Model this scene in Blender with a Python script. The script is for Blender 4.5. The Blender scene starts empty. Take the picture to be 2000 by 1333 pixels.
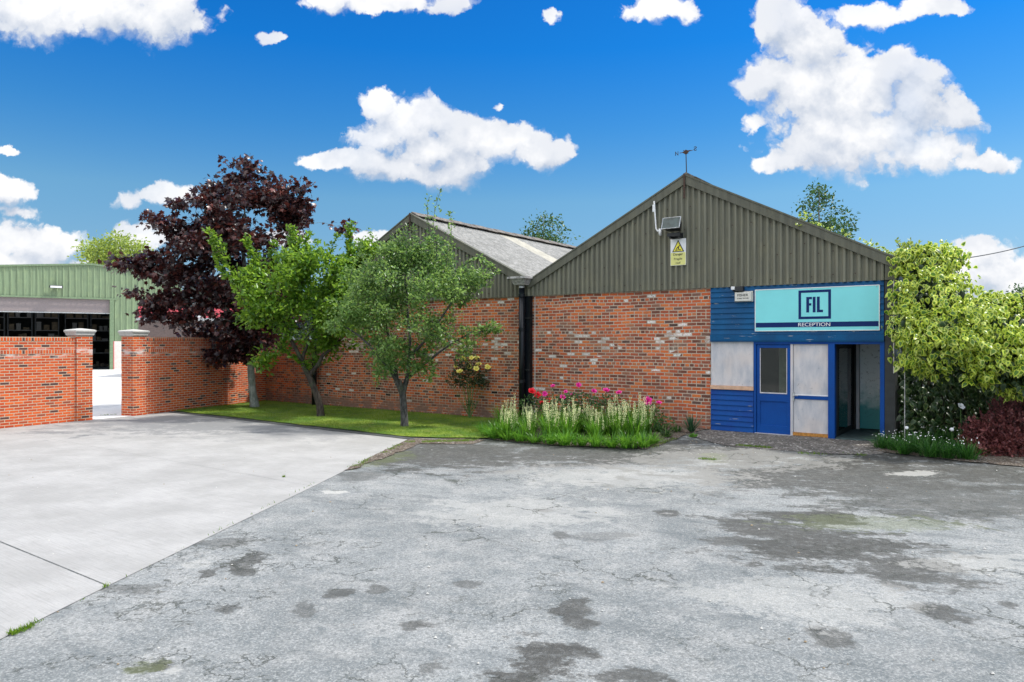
import bpy, bmesh, math, random
import numpy as np
from mathutils import Vector, Matrix, noise as mnoise

S = bpy.context.scene
C = S.collection
R = math.radians
rnd = random.Random(7)
rng = np.random.default_rng(11)
PI = math.pi

# ------------------------------------------------------------------ camera
F = 1400.0; CX = 1000.0; HY = 668.0; H = 2.25           # pixels of the 2000 px photo, eye height
cam = bpy.data.cameras.new('camera'); camo = bpy.data.objects.new('camera', cam); C.objects.link(camo)
camo.location = (0, 0, H); camo.rotation_euler = (R(90), 0, 0)
cam.sensor_width = 36; cam.lens = 36 * F / 2000; cam.shift_y = 1.5 / 2000
cam.clip_start = 0.1; cam.clip_end = 3000
S.camera = camo
S.render.resolution_x = 1024; S.render.resolution_y = 682

# ------------------------------------------------------------------ light, exposure
SUN = Vector((0.80, 0.13, 1.22)).normalized()
S.view_settings.view_transform = 'Standard'; S.view_settings.look = 'None'
S.view_settings.exposure = 0.88; S.view_settings.gamma = 1.0
sl = bpy.data.lights.new('sun', 'SUN'); sl.energy = 2.7; sl.angle = R(3); sl.color = (1, .955, .88)
so = bpy.data.objects.new('sun', sl); C.objects.link(so); so.location = (-20, -40, 60)
so.rotation_euler = SUN.to_track_quat('Z', 'Y').to_euler()

# ------------------------------------------------------------------ node helper
class NT:
    def __init__(s, tree):
        s.t = tree
    def n(s, typ, ins=None, **attrs):
        nd = s.t.nodes.new(typ)
        for k, v in attrs.items(): setattr(nd, k, v)
        if ins:
            for k, v in ins.items():
                sock = nd.inputs[k]
                if isinstance(v, bpy.types.NodeSocket): s.t.links.new(v, sock)
                elif isinstance(v, bpy.types.Node): s.t.links.new(v.outputs[0], sock)
                else: sock.default_value = v
        return nd
    def m(s, op, a, b=None, c=None, clamp=False):
        nd = s.t.nodes.new('ShaderNodeMath'); nd.operation = op; nd.use_clamp = clamp
        for i, v in enumerate((a, b, c)):
            if v is None: continue
            if isinstance(v, bpy.types.NodeSocket): s.t.links.new(v, nd.inputs[i])
            elif isinstance(v, bpy.types.Node): s.t.links.new(v.outputs[0], nd.inputs[i])
            else: nd.inputs[i].default_value = v
        return nd.outputs[0]
    def v(s, op, a, b=None, c=None):
        nd = s.t.nodes.new('ShaderNodeVectorMath'); nd.operation = op
        for i, v in enumerate((a, b, c)):
            if v is None: continue
            if isinstance(v, bpy.types.NodeSocket): s.t.links.new(v, nd.inputs[i])
            elif isinstance(v, bpy.types.Node): s.t.links.new(v.outputs[0], nd.inputs[i])
            else: nd.inputs[i].default_value = v
        return nd.outputs['Value'] if op in ('LENGTH', 'DOT_PRODUCT', 'DISTANCE') else nd.outputs[0]
    def mix(s, f, a, b, blend='MIX'):
        nd = s.t.nodes.new('ShaderNodeMix'); nd.data_type = 'RGBA'; nd.blend_type = blend
        for i, v in ((0, f), (6, a), (7, b)):
            if isinstance(v, bpy.types.NodeSocket): s.t.links.new(v, nd.inputs[i])
            elif isinstance(v, (tuple, list)): nd.inputs[i].default_value = (*v[:3], 1)
            else: nd.inputs[i].default_value = v
        return nd.outputs[2]
    def ramp(s, f, stops, interp='LINEAR'):
        nd = s.t.nodes.new('ShaderNodeValToRGB'); cr = nd.color_ramp; cr.interpolation = interp
        while len(cr.elements) < len(stops): cr.elements.new(0.5)
        for e, (p, c) in zip(cr.elements, stops):
            e.position = p
            e.color = (c, c, c, 1) if isinstance(c, (int, float)) else (*c[:3], 1)
        s.t.links.new(f, nd.inputs[0]); return nd.outputs[0]
    def ss(s, x, lo, hi, a=0.0, b=1.0):
        nd = s.t.nodes.new('ShaderNodeMapRange'); nd.interpolation_type = 'SMOOTHSTEP'
        s.t.links.new(x, nd.inputs[0])
        for i, v in enumerate((lo, hi, a, b)): nd.inputs[i + 1].default_value = v
        return nd.outputs[0]
    def noise(s, vec, scale, detail=4, rough=.5, dist=0, out=0):
        nd = s.n('ShaderNodeTexNoise', {'Scale': scale, 'Detail': detail, 'Roughness': rough, 'Distortion': dist})
        if vec is not None: s.t.links.new(vec, nd.inputs['Vector'])
        return nd.outputs[out]

def mat_new(name):
    m = bpy.data.materials.new(name); m.use_nodes = True
    t = m.node_tree; t.nodes.clear()
    g = NT(t); out = t.nodes.new('ShaderNodeOutputMaterial')
    b = t.nodes.new('ShaderNodeBsdfPrincipled'); t.links.new(b.outputs[0], out.inputs[0])
    return m, g, b, out
def setin(g, b, **kw):
    for k, v in kw.items():
        k = k.replace('_', ' ')
        if isinstance(v, bpy.types.NodeSocket): g.t.links.new(v, b.inputs[k])
        elif isinstance(v, (tuple, list)): b.inputs[k].default_value = (*v[:3], 1)
        else: b.inputs[k].default_value = v
def coord(g, kind='Object'):
    return g.n('ShaderNodeTexCoord').outputs[kind]
def bump(g, b, h, dist, strength=1.0):
    nd = g.n('ShaderNodeBump', {'Height': h, 'Distance': dist, 'Strength': strength})
    g.t.links.new(nd.outputs[0], b.inputs['Normal'])

# ------------------------------------------------------------------ world: sky and clouds
def build_world():
    w = bpy.data.worlds.new('World'); S.world = w; w.use_nodes = True
    t = w.node_tree; t.nodes.clear(); g = NT(t)
    # cloud shape group: input direction-plane point, output density
    gp = bpy.data.node_groups.new('cloud_density', 'ShaderNodeTree')
    gp.interface.new_socket('P', in_out='INPUT', socket_type='NodeSocketVector')
    gp.interface.new_socket('D', in_out='OUTPUT', socket_type='NodeSocketFloat')
    q = NT(gp); gi = gp.nodes.new('NodeGroupInput'); go = gp.nodes.new('NodeGroupOutput')
    P0 = gi.outputs[0]
    blobs = [  # px, py, rx, ry, weight
     (742,208,38,34,1),(790,250,90,52,1),(850,235,60,40,1),(900,262,70,52,1),(985,280,82,48,1),(1050,302,52,32,1),
     (645,308,55,18,1),(720,315,70,26,1),(790,328,110,28,1),(885,335,68,38,1),(850,290,100,40,1),(760,270,60,40,1),
     (1530,50,52,70,1),(1570,90,80,80,1),(1495,150,62,46,1),(1600,180,120,85,1),(1690,195,90,75,1),(1745,140,44,40,1),
     (1790,200,66,66,1),(1862,225,42,34,1),(1700,262,180,62,1),(1600,292,125,52,1),(1810,295,115,44,1),(1910,312,70,20,1),
     (1500,328,30,20,1),(1600,250,90,60,1),(1540,320,60,22,1),(1470,240,34,45,.62),(1700,32,100,26,1),(1810,20,75,20,1),
     (60,20,150,58,1),(200,15,130,58,1),(310,25,95,52,1),
     (640,0,60,30,.9),(770,0,110,22,.9),(870,8,60,24,.9),(1290,14,72,30,1),(1075,30,28,24,.55),(535,72,50,18,.72),(975,198,26,16,.6),
     (12,295,34,11,.85),(10,378,48,30,1),(40,418,50,20,.7),(55,478,110,42,1),(30,520,130,30,1),(125,470,32,34,.9),
     (315,380,80,28,.9),(275,474,55,34,1),(345,465,90,30,.8),(150,520,120,20,.8),
     (1908,482,48,30,1),(1925,530,110,56,1),(1985,560,90,40,1),(1860,575,90,30,.8),(735,468,60,20,.8),(560,470,80,22,.7),(1300,0,50,12,.8),(480,300,0.1,0.1,.1)]
    off = q.noise(P0, 9.0, 2, .5, out=1)
    off = q.v('MULTIPLY', q.v('SUBTRACT', off, (.5, .5, .5)), (.05, .035, 0))
    off2 = q.noise(P0, 38.0, 4, .62, out=1)
    off2 = q.v('MULTIPLY', q.v('SUBTRACT', off2, (.5, .5, .5)), (.034, .028, 0))
    P = q.v('ADD', q.v('ADD', P0, off), off2)
    cur = None
    for (x, y, rx, ry, wt) in blobs:
        cx = (x - CX) / F; cy = (HY - y) / F; sx = F / rx / 1.24; sy = F / ry / 1.24
        d = q.v('LENGTH', q.v('MULTIPLY_ADD', P, (sx, sy, 0), (-cx * sx, -cy * sy, 0)))
        if wt != 1: d = q.m('ADD', d, 1 - wt)
        if cur is None: cur = d
        else: cur = q.m('SMOOTH_MIN', cur, d, .18)
    dd = q.m('SUBTRACT', 1.0, cur)
    Pw = q.v('ADD', P0, q.v('MULTIPLY', off2, (1.2, 1.2, 0)))
    for sc_, am in ((13.0, .46), (29.0, .36), (66.0, .22), (150.0, .10)):
        vd = q.n('ShaderNodeTexVoronoi', {'Vector': q.v('ADD', Pw, (sc_, 0, 0)), 'Scale': sc_}).outputs[0]
        dd = q.m('MULTIPLY_ADD', q.m('SUBTRACT', .44, vd), am, dd)
    gp.links.new(dd, go.inputs[0])
    # unseen bright clouds, added behind the camera as fill for the facade
    geo = g.n('ShaderNodeTexCoord').outputs['Generated']
    sep = g.n('ShaderNodeSeparateXYZ', {0: geo})
    yy = g.m('MAXIMUM', sep.outputs[1], .12)
    px = g.m('DIVIDE', sep.outputs[0], yy); pz = g.m('DIVIDE', sep.outputs[2], yy)
    P = g.n('ShaderNodeCombineXYZ', {0: px, 1: pz, 2: 0.0}).outputs[0]
    front = g.ss(sep.outputs[1], .3, .45)
    def dens(vec):
        nd = t.nodes.new('ShaderNodeGroup'); nd.node_tree = gp
        t.links.new(vec, nd.inputs[0]); return nd.outputs[0]
    d0 = dens(P); d1 = dens(g.v('ADD', P, (-.010, .024, 0)))
    back = g.noise(g.v('MULTIPLY', geo, (1, 1, 2.4)), 2.3, 6, .58)
    backd = g.ss(back, .40, .56, 0, .96)
    ddiff = g.m('SUBTRACT', d0, d1)
    softb = g.ss(ddiff, .15, -.45)
    cover = g.m('DIVIDE', g.m('ADD', d0, .06), g.m('MULTIPLY_ADD', softb, .34, .26), clamp=True)
    cover = g.ss(cover, 0.0, 1.0)
    cover = g.m('MULTIPLY', cover, g.ss(g.noise(P, 5, 4), .25, .5, .82, 1.0))
    cov = g.m('MAXIMUM', g.m('MULTIPLY', cover, front), g.m('MULTIPLY', backd, g.m('SUBTRACT', 1.0, front)))
    lit = g.ss(ddiff, -.55, .45)
    puff = g.noise(P, 7, 5, .6)
    lit = g.m('ADD', g.m('MULTIPLY', lit, .62), g.m('MULTIPLY', g.ss(puff, .42, .60), .42), clamp=True)
    lit = g.m('MAXIMUM', lit, g.m('SUBTRACT', 1.0, front))
    sky = g.n('ShaderNodeTexSky', sky_type='NISHITA', sun_disc=False)
    sky.sun_elevation = math.asin(SUN.z); sky.sun_rotation = math.atan2(SUN.x, SUN.y)
    sky.air_density = 1.0; sky.dust_density = .6; sky.ozone_density = 1.6
    hs = g.n('ShaderNodeHueSaturation', {'Hue': .497, 'Saturation': 1.32, 'Value': 1.0, 'Color': sky.outputs[0]})
    tint = g.ramp(sep.outputs[2], [(0, (.30,.40,.60)), (.08, (.42,.50,.62)), (.19, (.56,.68,.70)), (.28, (.28,.62,.80)), (.376, (.078,.56,.90)), (.6, (.06,.48,.86))])
    tint = g.mix(front, (.80, 1.3, 1.5), tint)
    skyc = g.mix(1.0, hs.outputs[0], tint, 'MULTIPLY')
    cc = g.mix(lit, (2.9, 3.3, 4.0), (5.7, 5.7, 5.75))
    hi = g.ss(sep.outputs[2], .05, .75, .30, 1.35)
    back_fill = g.n('ShaderNodeVectorMath', {0: (13.0, 12.6, 12.0), 1: g.n('ShaderNodeCombineXYZ', {0: hi, 1: hi, 2: hi}).outputs[0]}, operation='MULTIPLY').outputs[0]  # brightness of the added fill clouds, stronger overhead
    cc = g.mix(front, back_fill, cc)
    col = g.mix(cov, skyc, cc)
    bg = g.n('ShaderNodeBackground', {'Color': col, 'Strength': .10})
    o = t.nodes.new('ShaderNodeOutputWorld'); t.links.new(bg.outputs[0], o.inputs[0])
    w.cycles.sampling_method = 'MANUAL'; w.cycles.sample_map_resolution = 512
build_world()

# ------------------------------------------------------------------ pixel helpers
def G(x, y, h=0.0):
    Z = F * (H - h) / (y - HY); return ((x - CX) / F * Z, Z)
def PX(x, y, Z):
    return Vector(((x - CX) / F * Z, Z, H + (HY - y) / F * Z))
ANG = math.atan2(-.583, .8125)
DU = Vector((math.cos(ANG), math.sin(ANG))); DN = Vector((-math.sin(ANG), math.cos(ANG)))
O0 = Vector((4.74, 17.1))
def FT(x):                       # photo column -> distance along the facade
    k = (x - CX) / F; return (O0.y * k - O0.x) / (DU.x - k * DU.y)
def loc_ts(X, Y):
    d = Vector((X, Y)) - O0; return d.dot(DU), d.dot(DN)
def W(t, s, z=0.0):
    p = O0 + DU * t + DN * s; return Vector((p.x, p.y, z))
def sm(x):
    x = min(1, max(0, x)); return x * x * (3 - 2 * x)
def gh(X, Y):                    # ground height: the forecourt rises a hand's width to the reception door
    t, s = loc_ts(X, Y)
    return .15 * sm((t + 3.2) / 3.0) * sm((s + 4.2) / 3.4)

# ------------------------------------------------------------------ object helpers
def tag(o, label=None, cat=None, group=None, kind=None):
    if label: o['label'] = label
    if cat: o['category'] = cat
    if group: o['group'] = group
    if kind: o['kind'] = kind
    return o
def thing(name, label, cat, loc=(0, 0, 0), rz=0, group=None):
    o = bpy.data.objects.new(name, None); C.objects.link(o); o.empty_display_size = .2
    o.location = loc; o.rotation_euler = (0, 0, rz); return tag(o, label, cat, group)
def link(name, me, parent=None):
    o = bpy.data.objects.new(name, me); C.objects.link(o)
    if parent: o.parent = parent
    return o
class MB:
    def __init__(s): s.v = []; s.f = []; s.mi = []; s.cur = 0
    def add(s, vs, fs):
        n = len(s.v); s.v += [tuple(p) for p in vs]
        for f in fs: s.f.append(tuple(i + n for i in f)); s.mi.append(s.cur)
    def box(s, x0, x1, y0, y1, z0, z1):
        vs = [(x, y, z) for z in (z0, z1) for y in (y0, y1) for x in (x0, x1)]
        s.add(vs, [(0, 2, 3, 1), (4, 5, 7, 6), (0, 1, 5, 4), (2, 6, 7, 3), (0, 4, 6, 2), (1, 3, 7, 5)]); return s
    def quad(s, a, b, c, d): s.add([a, b, c, d], [(0, 1, 2, 3)]); return s
    def prism(s, poly, y0, y1):       # poly in xz, extruded along y
        n = len(poly)
        vs = [(x, y0, z) for x, z in poly] + [(x, y1, z) for x, z in poly]
        fs = [tuple(range(n)), tuple(range(2 * n - 1, n - 1, -1))]
        fs += [(i, i + n, (i + 1) % n + n, (i + 1) % n) for i in range(n)]
        s.add(vs, fs); return s
    def prismz(s, poly, z0, z1):
        n = len(poly)
        vs = [(x, y, z0) for x, y in poly] + [(x, y, z1) for x, y in poly]
        fs = [tuple(range(n - 1, -1, -1)), tuple(range(n, 2 * n))]
        fs += [(i, (i + 1) % n, (i + 1) % n + n, i + n) for i in range(n)]
        s.add(vs, fs); return s
    def tube(s, pts, r, sides=8, cap=True):
        pts = [Vector(p) for p in pts]; n = len(pts)
        rr = r if isinstance(r, (list, tuple)) else [r] * n
        rings = []
        up = Vector((.13, .21, 1)).normalized()
        for i, p in enumerate(pts):
            d = (pts[min(i + 1, n - 1)] - pts[max(i - 1, 0)])
            if d.length < 1e-6: d = Vector((0, 0, 1))
            d.normalize()
            a = d.cross(up)
            if a.length < .05: a = d.cross(Vector((1, 0, 0)))
            a.normalize(); b = d.cross(a)
            rings += [p + a * math.cos(2 * PI * k / sides) * rr[i] + b * math.sin(2 * PI * k / sides) * rr[i] for k in range(sides)]
        fs = [(i * sides + k, i * sides + (k + 1) % sides, (i + 1) * sides + (k + 1) % sides, (i + 1) * sides + k) for i in range(n - 1) for k in range(sides)]
        if cap: fs += [tuple(range(sides - 1, -1, -1)), tuple((n - 1) * sides + k for k in range(sides))]
        s.add(rings, fs); return s
    def build(s, name, mats, parent=None, smooth=False, bevel=0):
        me = bpy.data.meshes.new(name); me.from_pydata(s.v, [], s.f)
        if not isinstance(mats, (list, tuple)): mats = [mats]
        for m in mats: me.materials.append(m)
        if len(mats) > 1: me.polygons.foreach_set('material_index', s.mi)
        bm = bmesh.new(); bm.from_mesh(me); bmesh.ops.recalc_face_normals(bm, faces=bm.faces)
        if bevel: bmesh.ops.bevel(bm, geom=list(bm.edges), offset=bevel, segments=2, affect='EDGES', profile=.5)
        bm.to_mesh(me); bm.free()
        if smooth: me.polygons.foreach_set('use_smooth', [True] * len(me.polygons))
        me.update(); return link(name, me, parent)

def np_mesh(name, V, loops, starts, totals, mats, mi=None, smooth=False):
    me = bpy.data.meshes.new(name)
    me.vertices.add(len(V)); me.vertices.foreach_set('co', V.astype(np.float32).ravel())
    me.loops.add(len(loops)); me.loops.foreach_set('vertex_index', loops.astype(np.int32))
    me.polygons.add(len(starts)); me.polygons.foreach_set('loop_start', starts.astype(np.int32))
    me.polygons.foreach_set('loop_total', totals.astype(np.int32))
    for m in mats: me.materials.append(m)
    if mi is not None: me.polygons.foreach_set('material_index', mi.astype(np.int32))
    if smooth: me.polygons.foreach_set('use_smooth', np.ones(len(starts), dtype=bool))
    me.update(calc_edges=True); return me

# leaf templates: (verts, faces, material index per face); leaf lies in xy, stem at 0, tip at y=1, z is the fold
OVAL = ([(0,0,0),(-.26,.3,.07),(-.24,.68,.06),(0,1,-.04),(.24,.68,.06),(.26,.3,.07)], [(0,3,2,1),(0,5,4,3)], [0,0])
NARROW = ([(0,0,0),(-.17,.45,.06),(0,1,-.08),(.17,.45,.06)], [(0,2,1),(0,3,2)], [0,0])
MAPLE = ([(0,0,0),(-.22,-.06,.0),(-.5,.12,-.05),(-.33,.26,.02),(-.56,.56,-.09),(-.25,.55,.03),(0,1,-.12),(.25,.55,.03),(.56,.56,-.09),(.33,.26,.02),(.5,.12,-.05),(.22,-.06,0),(0,.4,.05)],
         [(0,12,3,2,1),(12,5,4,3),(12,7,6,5),(12,9,8,7),(0,11,10,9,12)], [0]*5)
def heart(k):
    o = [(0,.06,0),(-.19,0,-.04),(-.33,.24,-.09),(-.25,.6,-.09),(0,1,-.20),(.25,.6,-.09),(.33,.24,-.09),(.19,0,-.04)]
    c = (0, .4, .05)
    i = [(c[0]+(p[0]-c[0])*k, c[1]+(p[1]-c[1])*k, c[2]*(1-k)+p[2]*k+.012) for p in o]
    n = 8; fs = []; mi = []
    for a in range(n):
        b = (a+1) % n; fs.append((a, b, n+b, n+a)); mi.append(1)
    fs += [(8,9,10,11,12),(8,12,13,14,15)]; mi += [0,0]
    return (o + i, fs, mi)
HEART = heart(.66); HEART2 = heart(.40)

def leaves(name, pos, nrm, tips, size, tmpl, mats):
    """pos, nrm, tips: (n,3); size: (n,)"""
    tv = np.array(tmpl[0]); n = len(pos)
    y = tips / (np.linalg.norm(tips, axis=1, keepdims=True) + 1e-9)
    z = nrm - (nrm * y).sum(1, keepdims=True) * y; z /= (np.linalg.norm(z, axis=1, keepdims=True) + 1e-9)
    x = np.cross(y, z)
    V = pos[:, None, :] + size[:, None, None] * (tv[None, :, 0:1] * x[:, None, :] + tv[None, :, 1:2] * y[:, None, :] + tv[None, :, 2:3] * z[:, None, :])
    k = len(tv)
    fl = np.concatenate([np.array(f) for f in tmpl[1]]); tot = np.array([len(f) for f in tmpl[1]])
    L = (np.arange(n)[:, None] * k + fl[None, :]).ravel()
    T = np.tile(tot, n); st = np.concatenate([[0], np.cumsum(T)[:-1]])
    return np_mesh(name, V.reshape(-1, 3), L, st, T, mats, np.tile(np.array(tmpl[2]), n))
def unit(n):
    a = rng.normal(size=(n, 3)); return a / np.linalg.norm(a, axis=1, keepdims=True)

# ------------------------------------------------------------------ materials
def leaf_mat(name, c1, c2, c3=None, trans=.35, rough=.45, tc=None, spec=.4):
    m, g, b, out = mat_new(name)
    geo = g.n('ShaderNodeNewGeometry')
    r = geo.outputs['Random Per Island']
    st = [(0, c1), (.6, c2), (1, c3 or c2)]
    col = g.ramp(r, st)
    n = g.noise(geo.outputs['Position'], 1.6, 3)
    col = g.mix(g.ss(n, .35, .65, 0, .5), col, tuple(v * .62 for v in c1))
    setin(g, b, Base_Color=col, Roughness=rough); b.inputs['Specular IOR Level'].default_value = spec
    tr = g.n('ShaderNodeBsdfTranslucent', {'Color': g.mix(.5, col, tc or c2)})
    mx = g.n('ShaderNodeMixShader', {0: trans, 1: b.outputs[0], 2: tr.outputs[0]})
    g.t.links.new(mx.outputs[0], out.inputs[0]); return m
def plain(name, col, rough=.6, metal=0, var=.15, scale=8, bmp=0, spec=.5):
    m, g, b, out = mat_new(name); co = coord(g)
    n = g.noise(co, scale, 5, .6)
    c = g.mix(g.ss(n, .3, .7), tuple(v * (1 - var) for v in col), tuple(min(1, v * (1 + var)) for v in col))
    setin(g, b, Base_Color=c, Roughness=rough, Metallic=metal); b.inputs['Specular IOR Level'].default_value = spec
    if bmp: bump(g, b, g.noise(co, scale * 6, 4), bmp)
    return m

def brick_mat(name, stops, mortar, bw=.235, rh=.082, ms=.011, sq=.5, sqf=5, white=.0, rough_edge=.007, base_stain=False, efflo=False, mott=.5):
    m, g, b, out = mat_new(name); co = coord(g)
    sp = g.n('ShaderNodeSeparateXYZ', {0: co})
    u = g.m('ADD', sp.outputs[0], sp.outputs[1]); z = sp.outputs[2]
    uv = g.n('ShaderNodeCombineXYZ', {0: u, 1: z, 2: 0.0}).outputs[0]
    wob = g.v('MULTIPLY', g.v('SUBTRACT', g.noise(uv, 9, 3, .6, out=1), (.5, .5, .5)), (rough_edge * 2, rough_edge * 2, 0))
    wob2 = g.v('MULTIPLY', g.v('SUBTRACT', g.noise(uv, .9, 1, .5, out=1), (.5, .5, .5)), (0, .06 if white else .0, 0))
    uvw = g.v('ADD', g.v('ADD', uv, wob), wob2)
    br = g.n('ShaderNodeTexBrick', {'Vector': uvw, 'Color1': (0, 0, 0, 1), 'Color2': (1, 1, 1, 1), 'Mortar': (0, 0, 0, 1), 'Scale': 1.0,
             'Mortar Size': ms, 'Mortar Smooth': .35, 'Bias': 0.0, 'Brick Width': bw, 'Row Height': rh}, offset=.5, squash=sq, squash_frequency=sqf)
    rv = g.n('ShaderNodeSeparateColor', {0: br.outputs['Color']}).outputs[0]
    w1 = g.n('ShaderNodeTexWhiteNoise', {'W': g.m('MULTIPLY', rv, 517.3)}, noise_dimensions='1D').outputs[0]
    w2 = g.n('ShaderNodeTexWhiteNoise', {'W': g.m('MULTIPLY', rv, 91.7)}, noise_dimensions='1D').outputs[0]
    col = g.ramp(w1, stops, 'LINEAR')
    n1 = g.noise(uv, 38, 5, .65)
    col = g.mix(g.ss(n1, .35, .75, 0, mott), col, (.12, .06, .04))
    n2 = g.noise(uv, 60, 3, .6)
    col = g.mix(g.ss(n2, .58, .72, 0, mott * .7), col, tuple(mortar))
    fac = br.outputs['Fac']
    if white:
        band = g.m('MULTIPLY', g.ss(z, 1.5, 2.1), g.ss(z, 2.75, 2.35))
        band = g.m('MULTIPLY', band, g.ss(g.noise(uv, .55, 2), .40, .55))
        wm = g.m('GREATER_THAN', w2, g.m('SUBTRACT', .985, g.m('MULTIPLY', band, .20)))
        wn = g.noise(uv, 30, 4)
        col = g.mix(g.m('MULTIPLY', wm, g.ss(wn, .3, .55, .25, 1.0)), col, (.74,.72,.68))
        # whole band of dirty buff bricks and cement washed courses
        col = g.mix(g.m('MULTIPLY', g.m('MULTIPLY', band, g.ss(g.noise(uv, 3.0, 3), .45, .62)), .62), col, (.27, .20, .145))
        hole = g.m('MULTIPLY', g.m('LESS_THAN', w2, .018), g.ss(z, 1.15, .8))
        col = g.mix(hole, col, (.012, .010, .009))
        fac = g.m('MULTIPLY', fac, g.ss(g.noise(uv, 2.2, 4, .6), .25, .42, .55, 1))
    col = g.mix(fac, col, g.mix(g.noise(uv, 14, 4, .6), tuple(v * .72 for v in mortar), tuple(min(1, v * 1.2) for v in mortar)))
    if rough_edge > .005:
        wz = g.ss(g.noise(uv, .75, 5, .65), .44, .62, 0, .42)
        col = g.mix(wz, col, g.mix(.5, col, (.11,.065,.048)))
        sk = g.noise(g.v('MULTIPLY', uv, (2.6, .28, 1)), 1.6, 6, .7)
        col = g.mix(g.ss(sk, .56, .74, 0, .45), col, (.095,.065,.05))
        lm = g.noise(uv, 1.7, 6, .7)
        col = g.mix(g.ss(lm, .60, .72, 0, .5), col, (.47,.40,.33))
    if base_stain:       # worn spalled courses just above the soil
        k = g.m('MULTIPLY', g.ss(z, .62, .12), g.ss(g.noise(uv, 2.6, 5, .65), .36, .58))
        col = g.mix(k, col, g.mix(g.noise(uv, 12, 4), (.14, .075, .055), (.30, .19, .15)))
    if efflo:
        k = g.m('MULTIPLY', g.m('MULTIPLY', g.ss(z, 1.75, 1.93), g.ss(z, 2.12, 2.0)), g.ss(g.noise(g.v('MULTIPLY', uv, (1.0, 3, 1)), 2.4, 5, .65), .44, .66))
        col = g.mix(g.m('MULTIPLY', k, .8), col, (.66, .58, .55))
    setin(g, b, Base_Color=col, Roughness=.88); b.inputs['Specular IOR Level'].default_value = .25
    hgt = g.m('ADD', g.m('MULTIPLY', g.m('SUBTRACT', 1.0, fac), .7), g.m('MULTIPLY', n1, .45))
    bump(g, b, hgt, .009, .9); return m

OLD = [(0,(.13,.05,.035)),(.12,(.24,.075,.045)),(.24,(.32,.09,.05)),(.38,(.52,.105,.04)),(.6,(.66,.14,.04)),(.78,(.70,.19,.05)),(.86,(.42,.16,.08)),(.93,(.24,.12,.09)),(1,(.07,.045,.04))]
NEW = [(0,(.42,.055,.014)),(.35,(.54,.08,.018)),(.65,(.66,.12,.022)),(.82,(.46,.07,.02)),(.885,(.30,.07,.035)),(.92,(.10,.045,.04)),(1,(.06,.035,.035))]
M = {}
M['old_brick'] = brick_mat('old_brick', OLD, (.50,.43,.34), white=1, base_stain=True, mott=.5)
M['old_wall'] = brick_mat('old_wall', OLD, (.33,.27,.21), base_stain=True)
M['new_brick'] = brick_mat('new_brick', NEW, (.50,.41,.30), bw=.225, rh=.075, ms=.010, sqf=100, sq=1, rough_edge=.0025, efflo=True, mott=.25)
M['soldier'] = brick_mat('soldier_brick', NEW, (.50,.41,.30), bw=.075, rh=.113, ms=.010, sqf=100, sq=1, rough_edge=.0025, mott=.3)
for _n in M['soldier'].node_tree.nodes:
    if _n.type == 'TEX_BRICK': _n.offset = 0

def clad_mat(name, col):
    m, g, b, out = mat_new(name); co = coord(g)
    st = g.noise(g.v('MULTIPLY', co, (9, 9, .5)), 1.0, 5, .6)
    n = g.noise(co, 2.0, 5, .6)
    c = g.mix(g.ss(st, .3, .7), tuple(v * .82 for v in col), tuple(v * 1.18 for v in col))
    c = g.mix(g.ss(n, .45, .75, 0, .45), c, (col[0] * 1.35, col[1] * 1.3, col[2] * 1.15))
    n3 = g.noise(g.v('MULTIPLY', co, (14, 14, 1.2)), 1.0, 4, .7)
    c = g.mix(g.ss(n3, .60, .75, 0, .35), c, tuple(v * .5 for v in col))
    setin(g, b, Base_Color=c, Roughness=.72); b.inputs['Specular IOR Level'].default_value = .3
    bump(g, b, g.noise(co, 60, 3), .002); return m
M['clad'] = clad_mat('olive_cladding', (.165,.162,.122))
M['verge'] = clad_mat('verge_trim', (.105,.105,.08))
M['shedclad'] = clad_mat('green_cladding', (.185,.245,.145))
M['shedtrim'] = plain('green_trim', (.16,.225,.125), .5)

def roof_mat():
    m, g, b, out = mat_new('asbestos_roof'); co = coord(g)
    n = g.noise(co, 5, 6, .7); n2 = g.noise(co, 24, 4, .65)
    c = g.mix(g.ss(n, .32, .68), (.17,.17,.16), (.30,.295,.28))
    c = g.mix(g.ss(n2, .54, .68, 0, .8), c, (.07,.07,.06))
    big = g.noise(co, 1.1, 4, .6)
    c = g.mix(g.ss(big, .5, .7, 0, .5), c, (.10,.10,.09))
    setin(g, b, Base_Color=c, Roughness=.9); bump(g, b, n2, .006); return m
M['roof'] = roof_mat()
M['skylight'] = plain('old_skylight', (.36,.34,.28), .6, var=.15, scale=4)
M['ridge'] = plain('ridge_tile', (.13,.115,.10), .9, var=.5, scale=9, bmp=.006)

def paint_mat(name, col, chip, thr=.63, stretch=(1.2, 1.2, 14), hue2=None):
    m, g, b, out = mat_new(name); co = coord(g)
    n = g.noise(g.v('MULTIPLY', co, stretch), 2.0, 6, .68)
    big = g.noise(co, 1.3, 4, .6); fine = g.noise(co, 45, 4, .6)
    c = g.mix(g.ss(big, .3, .7), col, hue2 or tuple(v * 1.35 for v in col))
    c = g.mix(g.ss(fine, .45, .7, 0, .35), c, tuple(v * .6 for v in col))
    c = g.mix(g.ss(n, thr, thr + .03, 0, .9), c, chip)
    setin(g, b, Base_Color=c, Roughness=g.m('MULTIPLY_ADD', big, .3, .42)); b.inputs['Specular IOR Level'].default_value = .22; bump(g, b, n, .003); return m
M['board_blue'] = paint_mat('weathered_blue_boards', (.001,.055,.155), (.42,.42,.38), .635, hue2=(.001,.09,.23))
M['board_low'] = paint_mat('blue_boards_low', (.001,.045,.25), (.30,.32,.28), .64, hue2=(.001,.075,.30))
M['door_blue'] = paint_mat('door_blue', (.001,.050,.24), (.35,.38,.42), .70, stretch=(4, 4, 2), hue2=(.001,.065,.30))
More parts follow.
